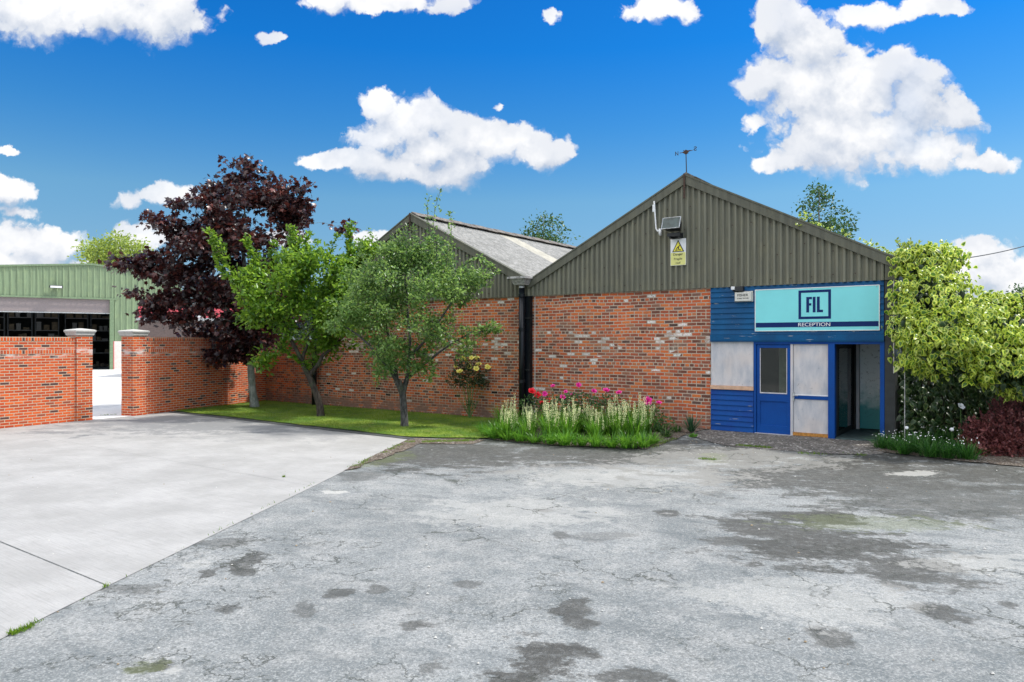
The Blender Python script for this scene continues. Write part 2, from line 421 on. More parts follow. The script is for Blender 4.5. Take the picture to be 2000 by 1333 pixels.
M['navy'] = plain('sign_navy', (.001,.018,.11), .45, var=.05, spec=.2)
M['cyan'] = plain('sign_cyan', (.20,.66,.68), .45, var=.04, scale=1.5)
M['white'] = plain('white_paint', (.72,.72,.72), .5, var=.06)
M['offwhite'] = plain('off_white_plastic', (.60,.58,.52), .45, var=.08)
M['pinksill'] = plain('bare_sill', (.58,.36,.24), .8, var=.15, scale=10)
M['orange'] = plain('orange_sill', (.45,.20,.04), .8, var=.3, scale=20)
def panel_mat():
    m, g, b, out = mat_new('dirty_white_board'); co = coord(g)
    n = g.noise(g.v('MULTIPLY', co, (5, 5, 1.6)), 1.2, 5, .6); sp = g.noise(g.v('MULTIPLY', co, (16, 16, 10)), 1.5, 4, .6)
    c = g.mix(g.ss(n, .3, .7), (.40,.41,.45), (.60,.57,.57))
    c = g.mix(g.ss(sp, .655, .72, 0, .6), c, (.13,.13,.15))
    lp = g.noise(co, 1.4, 2)
    c = g.mix(g.ss(lp, .5, .7, 0, .4), c, (.62,.52,.46))
    setin(g, b, Base_Color=c, Roughness=.6); bump(g, b, n, .002); return m
M['panel'] = panel_mat()
def teal_mat():
    m, g, b, out = mat_new('teal_grey_panel'); co = coord(g); z = g.n('ShaderNodeSeparateXYZ', {0: co}).outputs[2]
    n = g.noise(co, 3, 6, .7)
    k = g.m('ADD', z, g.m('MULTIPLY', g.m('SUBTRACT', n, .5), .9))
    c = g.mix(g.ss(k, .6, 1.3), (.03,.28,.29), (.78,.84,.86))  # teal towards the bottom, pale grey above
    c = g.mix(g.ss(g.noise(co, 14, 5, .7), .55, .7, 0, .5), c, (.01,.03,.035))
    setin(g, b, Base_Color=c, Roughness=.4); return m
M['teal'] = teal_mat()
M['black'] = plain('black_pipe', (.006,.008,.011), .3, var=.2, spec=.3)
M['darkmetal'] = plain('dark_metal', (.03,.03,.032), .45, metal=.4)
M['darkclad'] = plain('dark_corner_sheet', (.022,.025,.026), .6, var=.3, scale=5)
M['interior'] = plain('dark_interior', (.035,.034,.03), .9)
M['greymetal'] = plain('galvanised', (.42,.43,.43), .45, metal=.5, var=.3, scale=18)
M['reflector'] = plain('dull_reflector', (.02,.035,.035), .35, metal=.3, var=.4)
M['lampglass'] = plain('lamp_glass', (.035,.06,.06), .12, var=.5, scale=5, spec=.35)
M['lead'] = plain('weathered_gutter', (.33,.32,.31), .7, var=.5, scale=14)
M['stone'] = plain('cast_stone', (.42,.41,.385), .85, var=.12, scale=12, bmp=.002)
M['yellow'] = plain('warning_yellow', (.80,.70,.05), .4, var=.04)
M['paleyellow'] = plain('faded_yellow', (.62,.60,.20), .4, var=.06)
M['ink'] = plain('sign_black', (.01,.01,.01), .5)
M['rust'] = plain('rust', (.06,.035,.025), .9, var=.5, scale=30)
M['shutter'] = plain('shutter', (.23,.19,.185), .5, var=.08)
M['pinkpier'] = plain('painted_pier', (.70,.58,.53), .7, var=.1)
M['red'] = plain('red_sheet', (.60,.08,.10), .5)
M['brown'] = plain('brown_panel', (.12,.085,.075), .7)
M['wood'] = plain('weathered_wood', (.16,.12,.085), .85, var=.3, scale=20)
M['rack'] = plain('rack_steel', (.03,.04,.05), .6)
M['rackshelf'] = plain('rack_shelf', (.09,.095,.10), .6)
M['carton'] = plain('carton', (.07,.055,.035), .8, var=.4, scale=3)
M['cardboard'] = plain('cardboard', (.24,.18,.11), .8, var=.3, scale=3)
def glass_mat(name, tint=(.02,.025,.02), f0=.08):
    m, g, b, out = mat_new(name); g.t.nodes.remove(b)
    fr = g.n('ShaderNodeFresnel', {'IOR': 1.5})
    gl = g.n('ShaderNodeBsdfGlossy', {'Color': (1, 1, 1, 1), 'Roughness': .03})
    tr = g.n('ShaderNodeBsdfTransparent', {'Color': (.75, .8, .75, 1)})
    mx = g.n('ShaderNodeMixShader', {0: fr.outputs[0], 1: tr.outputs[0], 2: gl.outputs[0]})
    g.t.links.new(mx.outputs[0], out.inputs[0]); return m
M['glass'] = glass_mat('door_glass')
def bark_mat(name, c1, c2, sc=6):
    m, g, b, out = mat_new(name); co = coord(g)
    n = g.noise(g.v('MULTIPLY', co, (3, 3, .9)), sc, 6, .7); n2 = g.noise(co, 2.2, 4, .6)
    c = g.mix(g.ss(n, .35, .65), c1, c2); c = g.mix(g.ss(n2, .5, .7, 0, .5), c, (.10,.14,.07))
    setin(g, b, Base_Color=c, Roughness=.9); bump(g, b, n, .03); return m
M['bark_grey'] = bark_mat('grey_bark', (.14,.15,.13), (.30,.31,.28))
M['bark_brown'] = bark_mat('brown_bark', (.018,.013,.011), (.075,.058,.046))
M['bark_dark'] = bark_mat('dark_bark', (.014,.013,.013), (.11,.105,.10))
M['stem'] = plain('green_stem', (.09,.17,.04), .6)
M['leaf_maple'] = leaf_mat('purple_maple_leaf', (.013,.008,.010), (.036,.017,.019), (.15,.048,.038), .20, .30, (.26,.06,.04))
M['leaf_plum'] = leaf_mat('plum_leaf', (.035,.105,.012), (.11,.25,.025), (.31,.47,.06), .5, .30, (.50,.75,.07))
M['leaf_apple'] = leaf_mat('apple_leaf', (.035,.095,.025), (.11,.225,.055), (.32,.45,.17), .5, .28, (.50,.72,.16))
M['leaf_ivy'] = leaf_mat('ivy_leaf_centre', (.05,.12,.015), (.10,.21,.02), (.17,.28,.03), .3, .35, (.3,.6,.05))
M['leaf_ivyrim'] = leaf_mat('ivy_leaf_rim', (.44,.56,.05), (.62,.72,.10), (.78,.82,.30), .42, .32, (.9,.95,.2))
M['leaf_dark'] = leaf_mat('shade_leaf', (.010,.030,.008), (.020,.055,.014), (.05,.10,.03), .2, .4)  # own dark colour elsewhere, painted shade inside the climber
M['leaf_shaderim'] = leaf_mat('ivy_shade_rim', (.02,.045,.015), (.05,.09,.03), (.17,.22,.08), .2, .4)  # dimmed copy of the ivy rim, shade painted into its colour
M['leaf_birch'] = leaf_mat('birch_leaf', (.03,.08,.018), (.06,.14,.025), (.11,.20,.035), .35, .4)
M['leaf_lime'] = leaf_mat('lime_leaf', (.20,.30,.05), (.34,.42,.08), (.45,.52,.12), .4, .5, (.5,.6,.1))
M['leaf_berb'] = leaf_mat('berberis_leaf', (.10,.035,.04), (.24,.075,.075), (.50,.20,.18), .35, .45, (.6,.18,.15))
M['leaf_rose'] = leaf_mat('rose_leaf', (.03,.09,.03), (.06,.16,.03), (.14,.24,.05), .3, .35)
M['blade'] = leaf_mat('strap_leaf', (.032,.12,.012), (.075,.23,.018), (.17,.37,.04), .4, .4, (.3,.6,.05))
M['grass'] = leaf_mat('grass_blade', (.07,.16,.008), (.13,.24,.010), (.24,.32,.03), .35, .5, (.3,.5,.03))
M['cream'] = plain('cream_petal', (.82,.82,.42), .6, var=.08)
M['pink'] = plain('pink_petal', (.75,.03,.30), .5, var=.2, scale=30)
M['redp'] = plain('red_petal', (.75,.012,.025), .5, var=.2, scale=30)
M['yellowp'] = plain('yellow_petal', (.88,.78,.20), .5, var=.1)
M['whitep'] = plain('white_petal', (.85,.85,.85), .6)

# ------------------------------------------------------------------ ground materials
def stain_shade(g, p, lst, wscale=1.4, wamp=.55, soft=.35):  # mask of ragged patches, for stains and painted shade alike
    wv = g.v('MULTIPLY', g.v('SUBTRACT', g.noise(p, wscale, 6, .68, out=1), (.5, .5, .5)), (wamp, wamp, 0))
    q = g.v('ADD', p, wv); cur = None
    rag = g.m('MULTIPLY', g.m('SUBTRACT', g.noise(g.v('MULTIPLY', g.n('ShaderNodeVectorRotate', {'Vector': p, 'Angle': .25}, rotation_type='Z_AXIS').outputs[0], (.8, 1.3, 1)), 1.9, 9, .70), .5), 4.2)
    rag = g.m('MULTIPLY_ADD', g.m('SUBTRACT', g.noise(p, 9.0, 8, .75), .5), 2.4, rag)
    for (x, y, rx, ry, ang, wt) in lst:
        mp = g.v('SUBTRACT', q, (x, y, 0))
        if ang:
            mp = g.n('ShaderNodeVectorRotate', {'Vector': mp, 'Angle': -ang}, rotation_type='Z_AXIS').outputs[0]
        d = g.v('LENGTH', g.v('MULTIPLY', mp, (1 / rx, 1 / ry, 0)))
        k = g.ss(g.m('ADD', d, g.m('SUBTRACT', rag, .18)), 1.0, 1.0 - soft, 0, wt)
        cur = k if cur is None else g.m('MAXIMUM', cur, k)
    return cur
def gs(px, py, wpx, hpx, wt=1, ang=0):       # stain or painted shade, by where it lies on the ground
    X, Y = G(px, py); s = Y / F
    return (X, Y, wpx * s, max(.12, hpx * Y * Y / (F * H)), ang, wt)
def asphalt_mat():
    m, g, b, out = mat_new('worn_asphalt'); p = g.n('ShaderNodeNewGeometry').outputs['Position']
    big = g.noise(p, .35, 5, .6); mid = g.noise(p, 1.7, 6, .65); fine = g.noise(p, 42, 3, .75); agg = g.n('ShaderNodeTexVoronoi', {'Vector': p, 'Scale': 85.0})
    agg2 = g.n('ShaderNodeTexVoronoi', {'Vector': p, 'Scale': 48.0})
    c = g.mix(g.ss(big, .36, .64), (.128,.140,.142), (.220,.230,.229))
    c = g.mix(g.ss(mid, .40, .66, 0, .6), c, (.285,.285,.275))
    c = g.mix(g.ss(g.noise(p, 4.5, 6, .7), .50, .66, 0, .6), c, (.105,.122,.128))
    ar = g.n('ShaderNodeSeparateColor', {0: agg.outputs['Color']}).outputs[0]
    c = g.mix(g.ss(ar, .45, .9, 0, .26), c, (.56,.56,.54))
    c = g.mix(g.ss(g.n('ShaderNodeSeparateColor', {0: agg2.outputs['Color']}).outputs[1], .60, .95, 0, .5), c, (.09,.10,.10))
    c = g.mix(g.ss(fine, .50, .68, 0, .55), c, (.10,.11,.112))
    st_ = g.n('ShaderNodeVectorRotate', {'Vector': p, 'Angle': -ANG - .15}, rotation_type='Z_AXIS').outputs[0]
    c = g.mix(g.ss(g.noise(g.v('MULTIPLY', st_, (.45, 1.6, 1)), 1.4, 7, .68), .52, .70, 0, .55), c, (.085,.098,.103))
    dk = stain_shade(g, p, [gs(1500,1035,110,30,.85), gs(1620,1070,200,42,.9), gs(1750,1105,120,45,.85), gs(1590,1012,110,14,.9), gs(1440,1060,55,12,.7),
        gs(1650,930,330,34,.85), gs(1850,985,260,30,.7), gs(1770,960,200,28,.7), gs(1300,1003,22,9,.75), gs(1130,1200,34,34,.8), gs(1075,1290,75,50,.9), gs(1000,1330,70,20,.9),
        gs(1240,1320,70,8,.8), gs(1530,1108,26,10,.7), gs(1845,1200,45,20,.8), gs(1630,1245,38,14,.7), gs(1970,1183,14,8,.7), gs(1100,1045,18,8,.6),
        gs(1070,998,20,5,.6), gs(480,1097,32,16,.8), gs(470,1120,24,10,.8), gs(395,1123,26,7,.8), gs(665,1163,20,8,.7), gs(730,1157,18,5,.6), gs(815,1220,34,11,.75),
        gs(310,1305,42,12,.9), gs(445,1190,30,7,.7), gs(920,1143,24,5,.6), gs(850,1310,40,8,.6), gs(880,884,230,30,.85), gs(1180,884,300,26,.85), gs(1450,892,160,18,.85), gs(1700,905,200,22,1), gs(1950,935,160,30,.9), gs(720,930,60,10,.5), gs(1900,940,200,30,.5),  # wide ellipses beside the building paint its soft shadow into the damp asphalt
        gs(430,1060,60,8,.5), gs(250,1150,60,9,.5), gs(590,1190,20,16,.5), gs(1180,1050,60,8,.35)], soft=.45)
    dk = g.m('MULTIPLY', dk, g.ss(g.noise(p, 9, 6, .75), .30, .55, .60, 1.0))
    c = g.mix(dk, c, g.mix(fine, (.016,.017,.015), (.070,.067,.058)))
    gr = stain_shade(g, p, [gs(1700,1022,170,14,.6), gs(300,1305,40,8,.7), gs(1385,893,22,3,.9), gs(1400,902,30,5,.5), gs(745,893,60,9,.7), gs(700,910,40,6,.6)])
    c = g.mix(g.m('MULTIPLY', gr, .6), c, (.09,.11,.03))
    lt = stain_shade(g, p, [gs(1785,931,52,4,.6), gs(650,962,26,3,.8), gs(375,1103,22,8,.35), gs(330,1312,30,6,.5), gs(1440,900,200,16,.3), gs(1230,930,200,22,.4),
        gs(1900,1100,120,20,.4), gs(1560,1170,200,40,.3), gs(1000,1000,180,26,.35)], wamp=.35)
    c = g.mix(lt, c, g.mix(fine, (.48,.47,.44), (.30,.30,.28)))
    # fine crazing, strongest in patches
    wp = g.v('ADD', p, g.v('MULTIPLY', g.noise(p, 3, 5, .7, out=1), (.5, .5, 0)))
    cr = g.n('ShaderNodeTexVoronoi', {'Vector': wp, 'Scale': 1.9}, feature='DISTANCE_TO_EDGE').outputs[0]
    cr2 = g.n('ShaderNodeTexVoronoi', {'Vector': wp, 'Scale': 5.5}, feature='DISTANCE_TO_EDGE').outputs[0]
    zone = stain_shade(g, p, [gs(480,1090,210,60,1), gs(330,1170,200,50,1), gs(1090,1150,60,60,.8), gs(1750,990,200,40,.8), gs(1690,1080,170,40,.8), gs(300,1290,260,20,1), gs(880,1190,120,30,.6)], soft=.6)
    cm = g.m('MULTIPLY', g.ss(cr, .022, .004), g.ss(g.noise(p, .8, 4), .50, .62))
    cm = g.m('MAXIMUM', cm, g.m('MULTIPLY', g.m('MULTIPLY', g.ss(cr2, .05, .01), zone), g.ss(g.noise(p, 2.4, 4), .42, .56)))
    c = g.mix(g.m('MULTIPLY', cm, .75), c, (.04,.045,.035))
    setin(g, b, Base_Color=c, Roughness=g.m('MULTIPLY_ADD', dk, -.12, .88)); b.inputs['Specular IOR Level'].default_value = .3
    hh = g.m('ADD', g.m('MULTIPLY', agg.outputs[0], -.5), g.m('MULTIPLY', fine, .7)); hh = g.m('SUBTRACT', hh, g.m('MULTIPLY', cm, .8))
    bump(g, b, hh, .010, .8); return m
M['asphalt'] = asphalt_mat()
def concrete_mat(name, lo, hi, stl):
    m, g, b, out = mat_new(name); p = g.n('ShaderNodeNewGeometry').outputs['Position']
    rp = g.n('ShaderNodeVectorRotate', {'Vector': p, 'Angle': -ANG}, rotation_type='Z_AXIS').outputs[0]
    big = g.noise(p, .8, 7, .68); br = g.noise(g.v('MULTIPLY', rp, (2.2, 55, 1)), 1.0, 4, .6); fine = g.noise(p, 60, 4, .7)
    c = g.mix(g.ss(big, .3, .7), lo, hi)
    c = g.mix(g.ss(br, .42, .72, 0, .36), c, tuple(v * .7 for v in lo))
    c = g.mix(g.ss(fine, .52, .7, 0, .3), c, tuple(v * .6 for v in lo))
    sp = g.noise(p, 7, 5, .7)
    c = g.mix(g.ss(sp, .66, .72, 0, .35), c, tuple(v * .55 for v in lo))
    if stl:
        dk = stain_shade(g, p, stl, wscale=1.0, wamp=.9, soft=.8)
        c = g.mix(dk, c, g.mix(br, (.085,.09,.095), (.20,.205,.21)))
    setin(g, b, Base_Color=c, Roughness=.85); b.inputs['Specular IOR Level'].default_value = .3
    bump(g, b, g.m('ADD', g.m('MULTIPLY', br, .6), fine), .003, .7); return m
CSTAIN_SHADE = [gs(430,832,330,17,.8), gs(250,826,120,12,.75), gs(90,846,60,4,.8), gs(560,850,190,12,.4), gs(330,818,110,8,.7), gs(160,852,16,2,1), gs(140,857,14,2,.8)]  # wide ellipses paint the maple's soft shadow, small ones are stains
M['concrete'] = concrete_mat('brushed_concrete', (.265,.262,.252), (.35,.345,.335), CSTAIN_SHADE)
M['yard'] = concrete_mat('yard_concrete', (.60,.60,.58), (.70,.69,.66), [gs(215,790,40,14,.35)])
def soil_mat():
    m, g, b, out = mat_new('soil'); p = g.n('ShaderNodeNewGeometry').outputs['Position']
    n = g.noise(p, 6, 6, .7); v = g.n('ShaderNodeTexVoronoi', {'Vector': p, 'Scale': 40.0})
    c = g.mix(g.ss(n, .3, .7), (.045,.032,.022), (.13,.10,.075))
    c = g.mix(g.ss(g.n('ShaderNodeSeparateColor', {0: v.outputs['Color']}).outputs[0], .85, .95, 0, .6), c, (.40,.38,.34))
    setin(g, b, Base_Color=c, Roughness=.95); bump(g, b, n, .05); return m
M['soil'] = soil_mat()
def gravel_mat():
    m, g, b, out = mat_new('dirty_gravel'); p = g.n('ShaderNodeNewGeometry').outputs['Position']
    v = g.n('ShaderNodeTexVoronoi', {'Vector': p, 'Scale': 26.0}); r = g.n('ShaderNodeSeparateColor', {0: v.outputs['Color']})
    c = g.ramp(r.outputs[0], [(0, (.075,.066,.058)), (.6, (.15,.135,.12)), (.9, (.23,.21,.19)), (1, (.5,.48,.45))])
    n = g.noise(p, 2.5, 5, .7)
    c = g.mix(g.ss(n, .42, .68, 0, .7), c, (.06,.055,.048))
    setin(g, b, Base_Color=c, Roughness=.95); bump(g, b, g.m('MULTIPLY_ADD', v.outputs[0], -1.0, n), .03); return m
M['gravel'] = gravel_mat()
def lawn_mat():
    m, g, b, out = mat_new('lawn'); p = g.n('ShaderNodeNewGeometry').outputs['Position']
    n = g.noise(p, .9, 5, .6); f = g.noise(p, 30, 4, .7)
    c = g.mix(g.ss(n, .38, .62), (.06,.135,.008), (.20,.27,.02))
    c = g.mix(g.ss(f, .4, .7, 0, .6), c, (.035,.075,.006))
    c = g.mix(g.ss(g.noise(p, 2.2, 4), .58, .7, 0, .5), c, (.19,.17,.05))
    setin(g, b, Base_Color=c, Roughness=.9); bump(g, b, f, .03); return m
M['lawn'] = lawn_mat()

# ------------------------------------------------------------------ ground sheets
def axis(lo, hi, step, far_lo, far_hi):
    a = list(np.arange(lo, hi + step / 2, step)); d = step; x = lo; L = []
    while x > far_lo: d *= 1.5; x -= d; L.append(x)
    d = step; x = hi; Rr = []
    while x < far_hi: d *= 1.5; x += d; Rr.append(x)
    return L[::-1] + a + Rr
xs = axis(-16, 16, .5, -700, 700); ys = axis(-2, 34, .5, -300, 1100)
vv = [(x, y, gh(x, y)) for y in ys for x in xs]; nx = len(xs)
ff = [(j * nx + i, j * nx + i + 1, (j + 1) * nx + i + 1, (j + 1) * nx + i) for j in range(len(ys) - 1) for i in range(nx - 1)]
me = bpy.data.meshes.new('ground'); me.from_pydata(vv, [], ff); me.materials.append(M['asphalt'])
me.polygons.foreach_set('use_smooth', [True] * len(ff)); tag(link('ground', me), 'worn grey asphalt forecourt with dark staining and painted building shade', kind='structure')

def sheet(name, poly, off, mat, wob=0.0, label=None, amp=0):
    pts = []
    n = len(poly)
    for i in range(n):
        a = Vector(poly[i]); b = Vector(poly[(i + 1) % n]); L = (b - a).length
        k = max(1, int(L / .18)) if wob else 1
        for j in range(k):
            p = a.lerp(b, j / k)
            if wob and j: p = p + Vector((mnoise.noise((p.x * 3, p.y * 3, 1.3)), mnoise.noise((p.x * 3, p.y * 3, 7.7)))) * wob
            pts.append(p)
    bm = bmesh.new(); vs = [bm.verts.new((p.x, p.y, 0)) for p in pts]; bm.faces.new(vs)
    x0 = min(p.x for p in pts); x1 = max(p.x for p in pts); y0 = min(p.y for p in pts); y1 = max(p.y for p in pts)
    st = .5
    if (x1 - x0) < 60:
        for k in range(int((x1 - x0) / st) + 1): bmesh.ops.bisect_plane(bm, geom=bm.verts[:] + bm.edges[:] + bm.faces[:], plane_co=(math.floor(x0) + k * st, 0, 0), plane_no=(1, 0, 0))
        for k in range(int((y1 - y0) / st) + 1): bmesh.ops.bisect_plane(bm, geom=bm.verts[:] + bm.edges[:] + bm.faces[:], plane_co=(0, math.floor(y0) + k * st, 0), plane_no=(0, 1, 0))
    for v in bm.verts: v.co.z = gh(v.co.x, v.co.y) + off + (mnoise.noise((v.co.x * 1.3, v.co.y * 1.3, 4)) * amp if amp else 0)
    bmesh.ops.triangulate(bm, faces=bm.faces[:])
    for f in bm.faces:
        if f.normal.z < 0: f.normal_flip()
    me = bpy.data.meshes.new(name); bm.to_mesh(me); bm.free(); me.materials.append(mat)
    o = link(name, me); tag(o, label, kind='structure'); return o

# concrete drive: three cast bays with open joints between them
def mixp(a, b, k): return (a[0] + (b[0] - a[0]) * k, a[1] + (b[1] - a[1]) * k)
E0 = G(-60, 1287); E1 = G(800, 857)                     # long edge against the asphalt
K1 = G(330, 805.5)
dJ = Vector((DU.x, DU.y))                              # joints run parallel to the building
def slab_far(p, L): return (p[0] - dJ.x * L, p[1] - dJ.y * L)
J1 = G(210, 1146); J2 = G(612, 951)
ej = Vector(E1) - Vector(E0); ej.normalize()
def shift(p, d): return (p[0] + ej.x * d, p[1] + ej.y * d)
L0 = G(-700, 838)
A_dir = Vector((.48, .876)).normalized(); B_dir = Vector((-.876, .48))
sheet('concrete_slab', [shift(J1, -.012), slab_far(shift(J1, -.012), 30), slab_far(shift(E0, -8), 30), shift(E0, -8)], .006, M['concrete'], 0, 'nearest bay of pale concrete drive')
sheet('concrete_slab', [shift(J2, -.004), slab_far(shift(J2, -.004), 16), slab_far(shift(J1, .012), 30), shift(J1, .012)], .006, M['concrete'], 0, 'middle bay of pale concrete drive')
GW0 = (-13.24, 18.53)
sheet('concrete_slab', [E1, K1, G(300, 806), (-11.1, 22.3), (-11.45, 21.66), (-12.04, 20.7), (-13.3, 18.4), (-15.5, 14.4), slab_far(shift(J2, .004), 14.3), shift(J2, .004)], .006, M['concrete'], 0, 'farthest bay of pale concrete drive by the brick gateway')
# yard behind the gateway
sheet('yard', [(-11.2, 22.2), (-12.1, 20.75), (-22, 2), (-120, 20), (-120, 160), (60, 160), (4, 45), (-9, 30), (-10.1, 26.2)], .006, M['yard'], 0, 'sunlit pale concrete yard beyond the gateway')
sheet('threshold', [(-12.02, 20.68), (-11.44, 21.70), (-11.62, 21.82), (-12.22, 20.80)], .012, M['white'], 0, 'white strip across the gateway')
# lawn
LAWN = [G(332, 803.5), G(470, 818), G(640, 837.5), G(803, 855.5), G(860, 857), G(952, 858.5), G(1010, 840), W(-5.6, -.05)[:2], W(-17.6, -.05)[:2], (-10.0, 26.2), (-10.6, 24.6)]
sheet('lawn', LAWN, .03, M['lawn'], .05, 'small strip of mown grass under the trees', .015)
bed = [G(925, 856), G(1000, 864), G(1120, 874), G(1265, 882), G(1325, 868), G(1345, 860), G(1385, 850), W(-.02, -.02)[:2], W(-6.2, -.02)[:2]]
sheet('flower_bed_soil', bed, .014, M['soil'], .06, 'soil of the flower bed along the brick wall', .006)
apron = [G(1330, 861), G(1420, 872, .1), G(1540, 880, .12), G(1650, 888, .12), G(1722, 888, .12), W(4.0, -.8)[:2], W(4.0, -.02)[:2], W(0, -.02)[:2], G(1380, 850, .05)]
sheet('gravel_apron', apron, .010, M['gravel'], .09, 'dirty gravel strip before the reception doors', .01)
bedr = [G(1712, 886, .1), G(1800, 896, .1), G(1900, 907, .1), G(2100, 925, .1), (24, 14.5), (28, 24), W(4.15, 12)[:2], W(4.15, -.3)[:2]]
sheet('shrub_bed_soil', bedr, .014, M['soil'], .08, 'dark soil of the shrub bed right of the reception', .006)
sheet('kerb_strip', [G(326, 804), G(470, 819), G(640, 838.5), G(806, 856.5), G(812, 860), G(796, 859), G(640, 842), G(470, 821.5), G(330, 806.5)], .016, plain('kerb_dark', (.045,.05,.05), .9, var=.3), .015, 'thin dark edging between drive and lawn')
sheet('moss_strip', [G(803, 857), G(950, 860), G(925, 868), G(820, 868), G(760, 892), G(690, 918), G(670, 921), G(735, 888), G(785, 865)], .012, M['soil'], .12, 'mossy dirt at the corner of drive and asphalt', .01)

# ------------------------------------------------------------------ brick warehouse with reception
BR = thing('warehouse', 'red brick warehouse with two olive corrugated gables and blue timber reception front', 'building', (O0.x, O0.y, 0), ANG)
TL, TM, TR = -14.25, -5.15, 3.95; ZB, ZE, ZA = 3.57, 3.95, 6.27
DEP = 22.0
wm = MB(); wm.box(TL, 0, 0, .33, -.2, ZB + .2); wall = wm.build('brick_wall', M['old_brick'], BR)
w2 = MB(); w2.box(3.80, 3.92, .35, DEP, -.2, ZE); w2.box(TL, 3.8, DEP, DEP + .2, -.2, ZE); w2.box(TL, TL + .2, .35, DEP, -.2, ZE)
w2.build('side_wall', M['darkclad'], BR)
MB().box(TL + .2, 3.8, .34, DEP, .08, .13).build('floor', M['interior'], BR)

def rake(x, a, b):
    m = (a + b) / 2; return ZE + (ZA - ZE) * (1 - abs(x - m) / ((b - a) / 2))
def gable(a, b, seed):
    rr = random.Random(seed)
    mb = MB(); p = .146; n = int((b - a) / p * 8); col = []
    for i in range(n + 1):
        x = a + (b - a) * i / n
        y = -.060 - .034 * (math.tanh(2.2 * math.sin(2 * PI * x / p)))
        col.append((x, y))
    zt = lambda x: rake(x, a, b) - .03
    zb = ZB - .04
    for i in range(n):
        (xa, ya), (xb, yb) = col[i], col[i + 1]
        mb.quad((xa, ya, zb), (xb, yb, zb), (xb, yb, zt(xb)), (xa, ya, zt(xa)))
    mb.cur = 1                                            # fixing bolts in rows
    for zr in (ZB + .10, ZB + .62, ZB + 1.4, ZB + 1.95, ZB + 2.35):
        x = a + .12
        while x < b - .1:
            zj = zr + rr.uniform(-.03, .03) + (0 if zr < ZB + .2 else rr.choice((0, 0, .25)))
            if zj < zt(x) - .22:
                xx = round(x / p) * p + p * .75
                mb.box(xx - .011, xx + .011, -.092, -.078, zj - .011, zj + .011)
            x += p * rr.choice((2, 3, 3, 4))
    o = mb.build('gable_cladding', [M['clad'], M['rust']], BR)
    m = (a + b) / 2
    vb = MB()
    for s in (-1, 1):
        e = a if s < 0 else b
        sl = (ZA - ZE) / ((b - a) / 2)
        e2 = e + (0.02 * s if (e > 0) else 0)
        ze = ZE - (.02 * sl if e > 0 else 0)
        vb.prism([(m, ZA + .0), (e2, ze), (e2, ze - .20), (m, ZA - .20)], -.135, -.095)
        vb.prism([(m, ZA + .045), (e2, ze + .045), (e2, ze + .004), (m, ZA + .004)], -.15, .02)
    vb.build('verge_trim', M['verge'], BR)
    MB().box(m - .02, m + .02, -.165, -.137, ZA - .55, ZA + .05).build('apex_strap', M['rust'], BR)
gable(TL, TM, 1); gable(TM, TR, 2)
MB().box(3.74, 3.96, -.10, -.05, ZB - .04, ZE - .04).build('cladding_end', M['verge'], BR)

def slope_sheet(x0, z0, x1, z1, skylights=()):
    mb = MB(); p = .146; L = DEP + .1; n = int(L / p * 5); rows = 7
    nx_, nz_ = -(z1 - z0), (x1 - x0); ln = math.hypot(nx_, nz_); nx_, nz_ = nx_ / ln, nz_ / ln
    if nz_ < 0: nx_, nz_ = -nx_, -nz_
    idx = len(mb.v)
    for r in range(rows + 1):
        for half in (0, 1):
            pass
    for r in range(rows):
        k0 = r / rows; k1 = (r + 1) / rows + .012
        base = len(mb.v)
        for i in range(n + 1):
            y = i / n * L - .02; a = .024 * math.sin(2 * PI * y / p)
            for k, lift in ((k0, -.035), (min(k1, 1.0), -.02)):
                mb.v.append((x0 + (x1 - x0) * k + nx_ * (a + lift), y, z0 + (z1 - z0) * k + nz_ * (a + lift)))
        for i in range(n):
            y = i / n * L
            mb.f.append((base + 2 * i, base + 2 * i + 1, base + 2 * i + 3, base + 2 * i + 2))
            mb.mi.append(1 if any(y0 < y < y1 and r in rs for (y0, y1, rs) in skylights) else 0)
    return mb.build('roof', [M['roof'], M['skylight']], BR, smooth=True)
for a, b in ((TL, TM), (TM, TR)):
    m = (a + b) / 2
    slope_sheet(a + .05, ZE + .02, m, ZA)
    slope_sheet(b - .02, ZE + .02, m, ZA, [(4.3, 5.3, (2, 3, 4, 5, 6)), (12.5, 13.5, (1, 2, 3, 4, 5))] if a == TL else ())
    rb = MB(); nseg = 36
    for i in range(nseg):
        y0 = -.05 + i * (DEP / nseg); z = ZA + .075 + (.012 if i % 2 else 0)
        rb.prism([(m - .24, z - .115), (m, z + .03), (m + .24, z - .115), (m + .2, z - .13), (m, z - .02), (m - .2, z - .13)], y0, y0 + DEP / nseg + .03)
    rb.build('ridge_capping', M['ridge'], BR)
vg = MB(); vg.prism([(TM - .2, ZE + .06), (TM - .1, ZE - .08), (TM + .1, ZE - .08), (TM + .2, ZE + .06), (TM + .17, ZE + .06), (TM + .09, ZE - .05), (TM - .09, ZE - .05), (TM - .17, ZE + .06)], -.12, DEP)
vg.build('valley_gutter', M['lead'], BR)

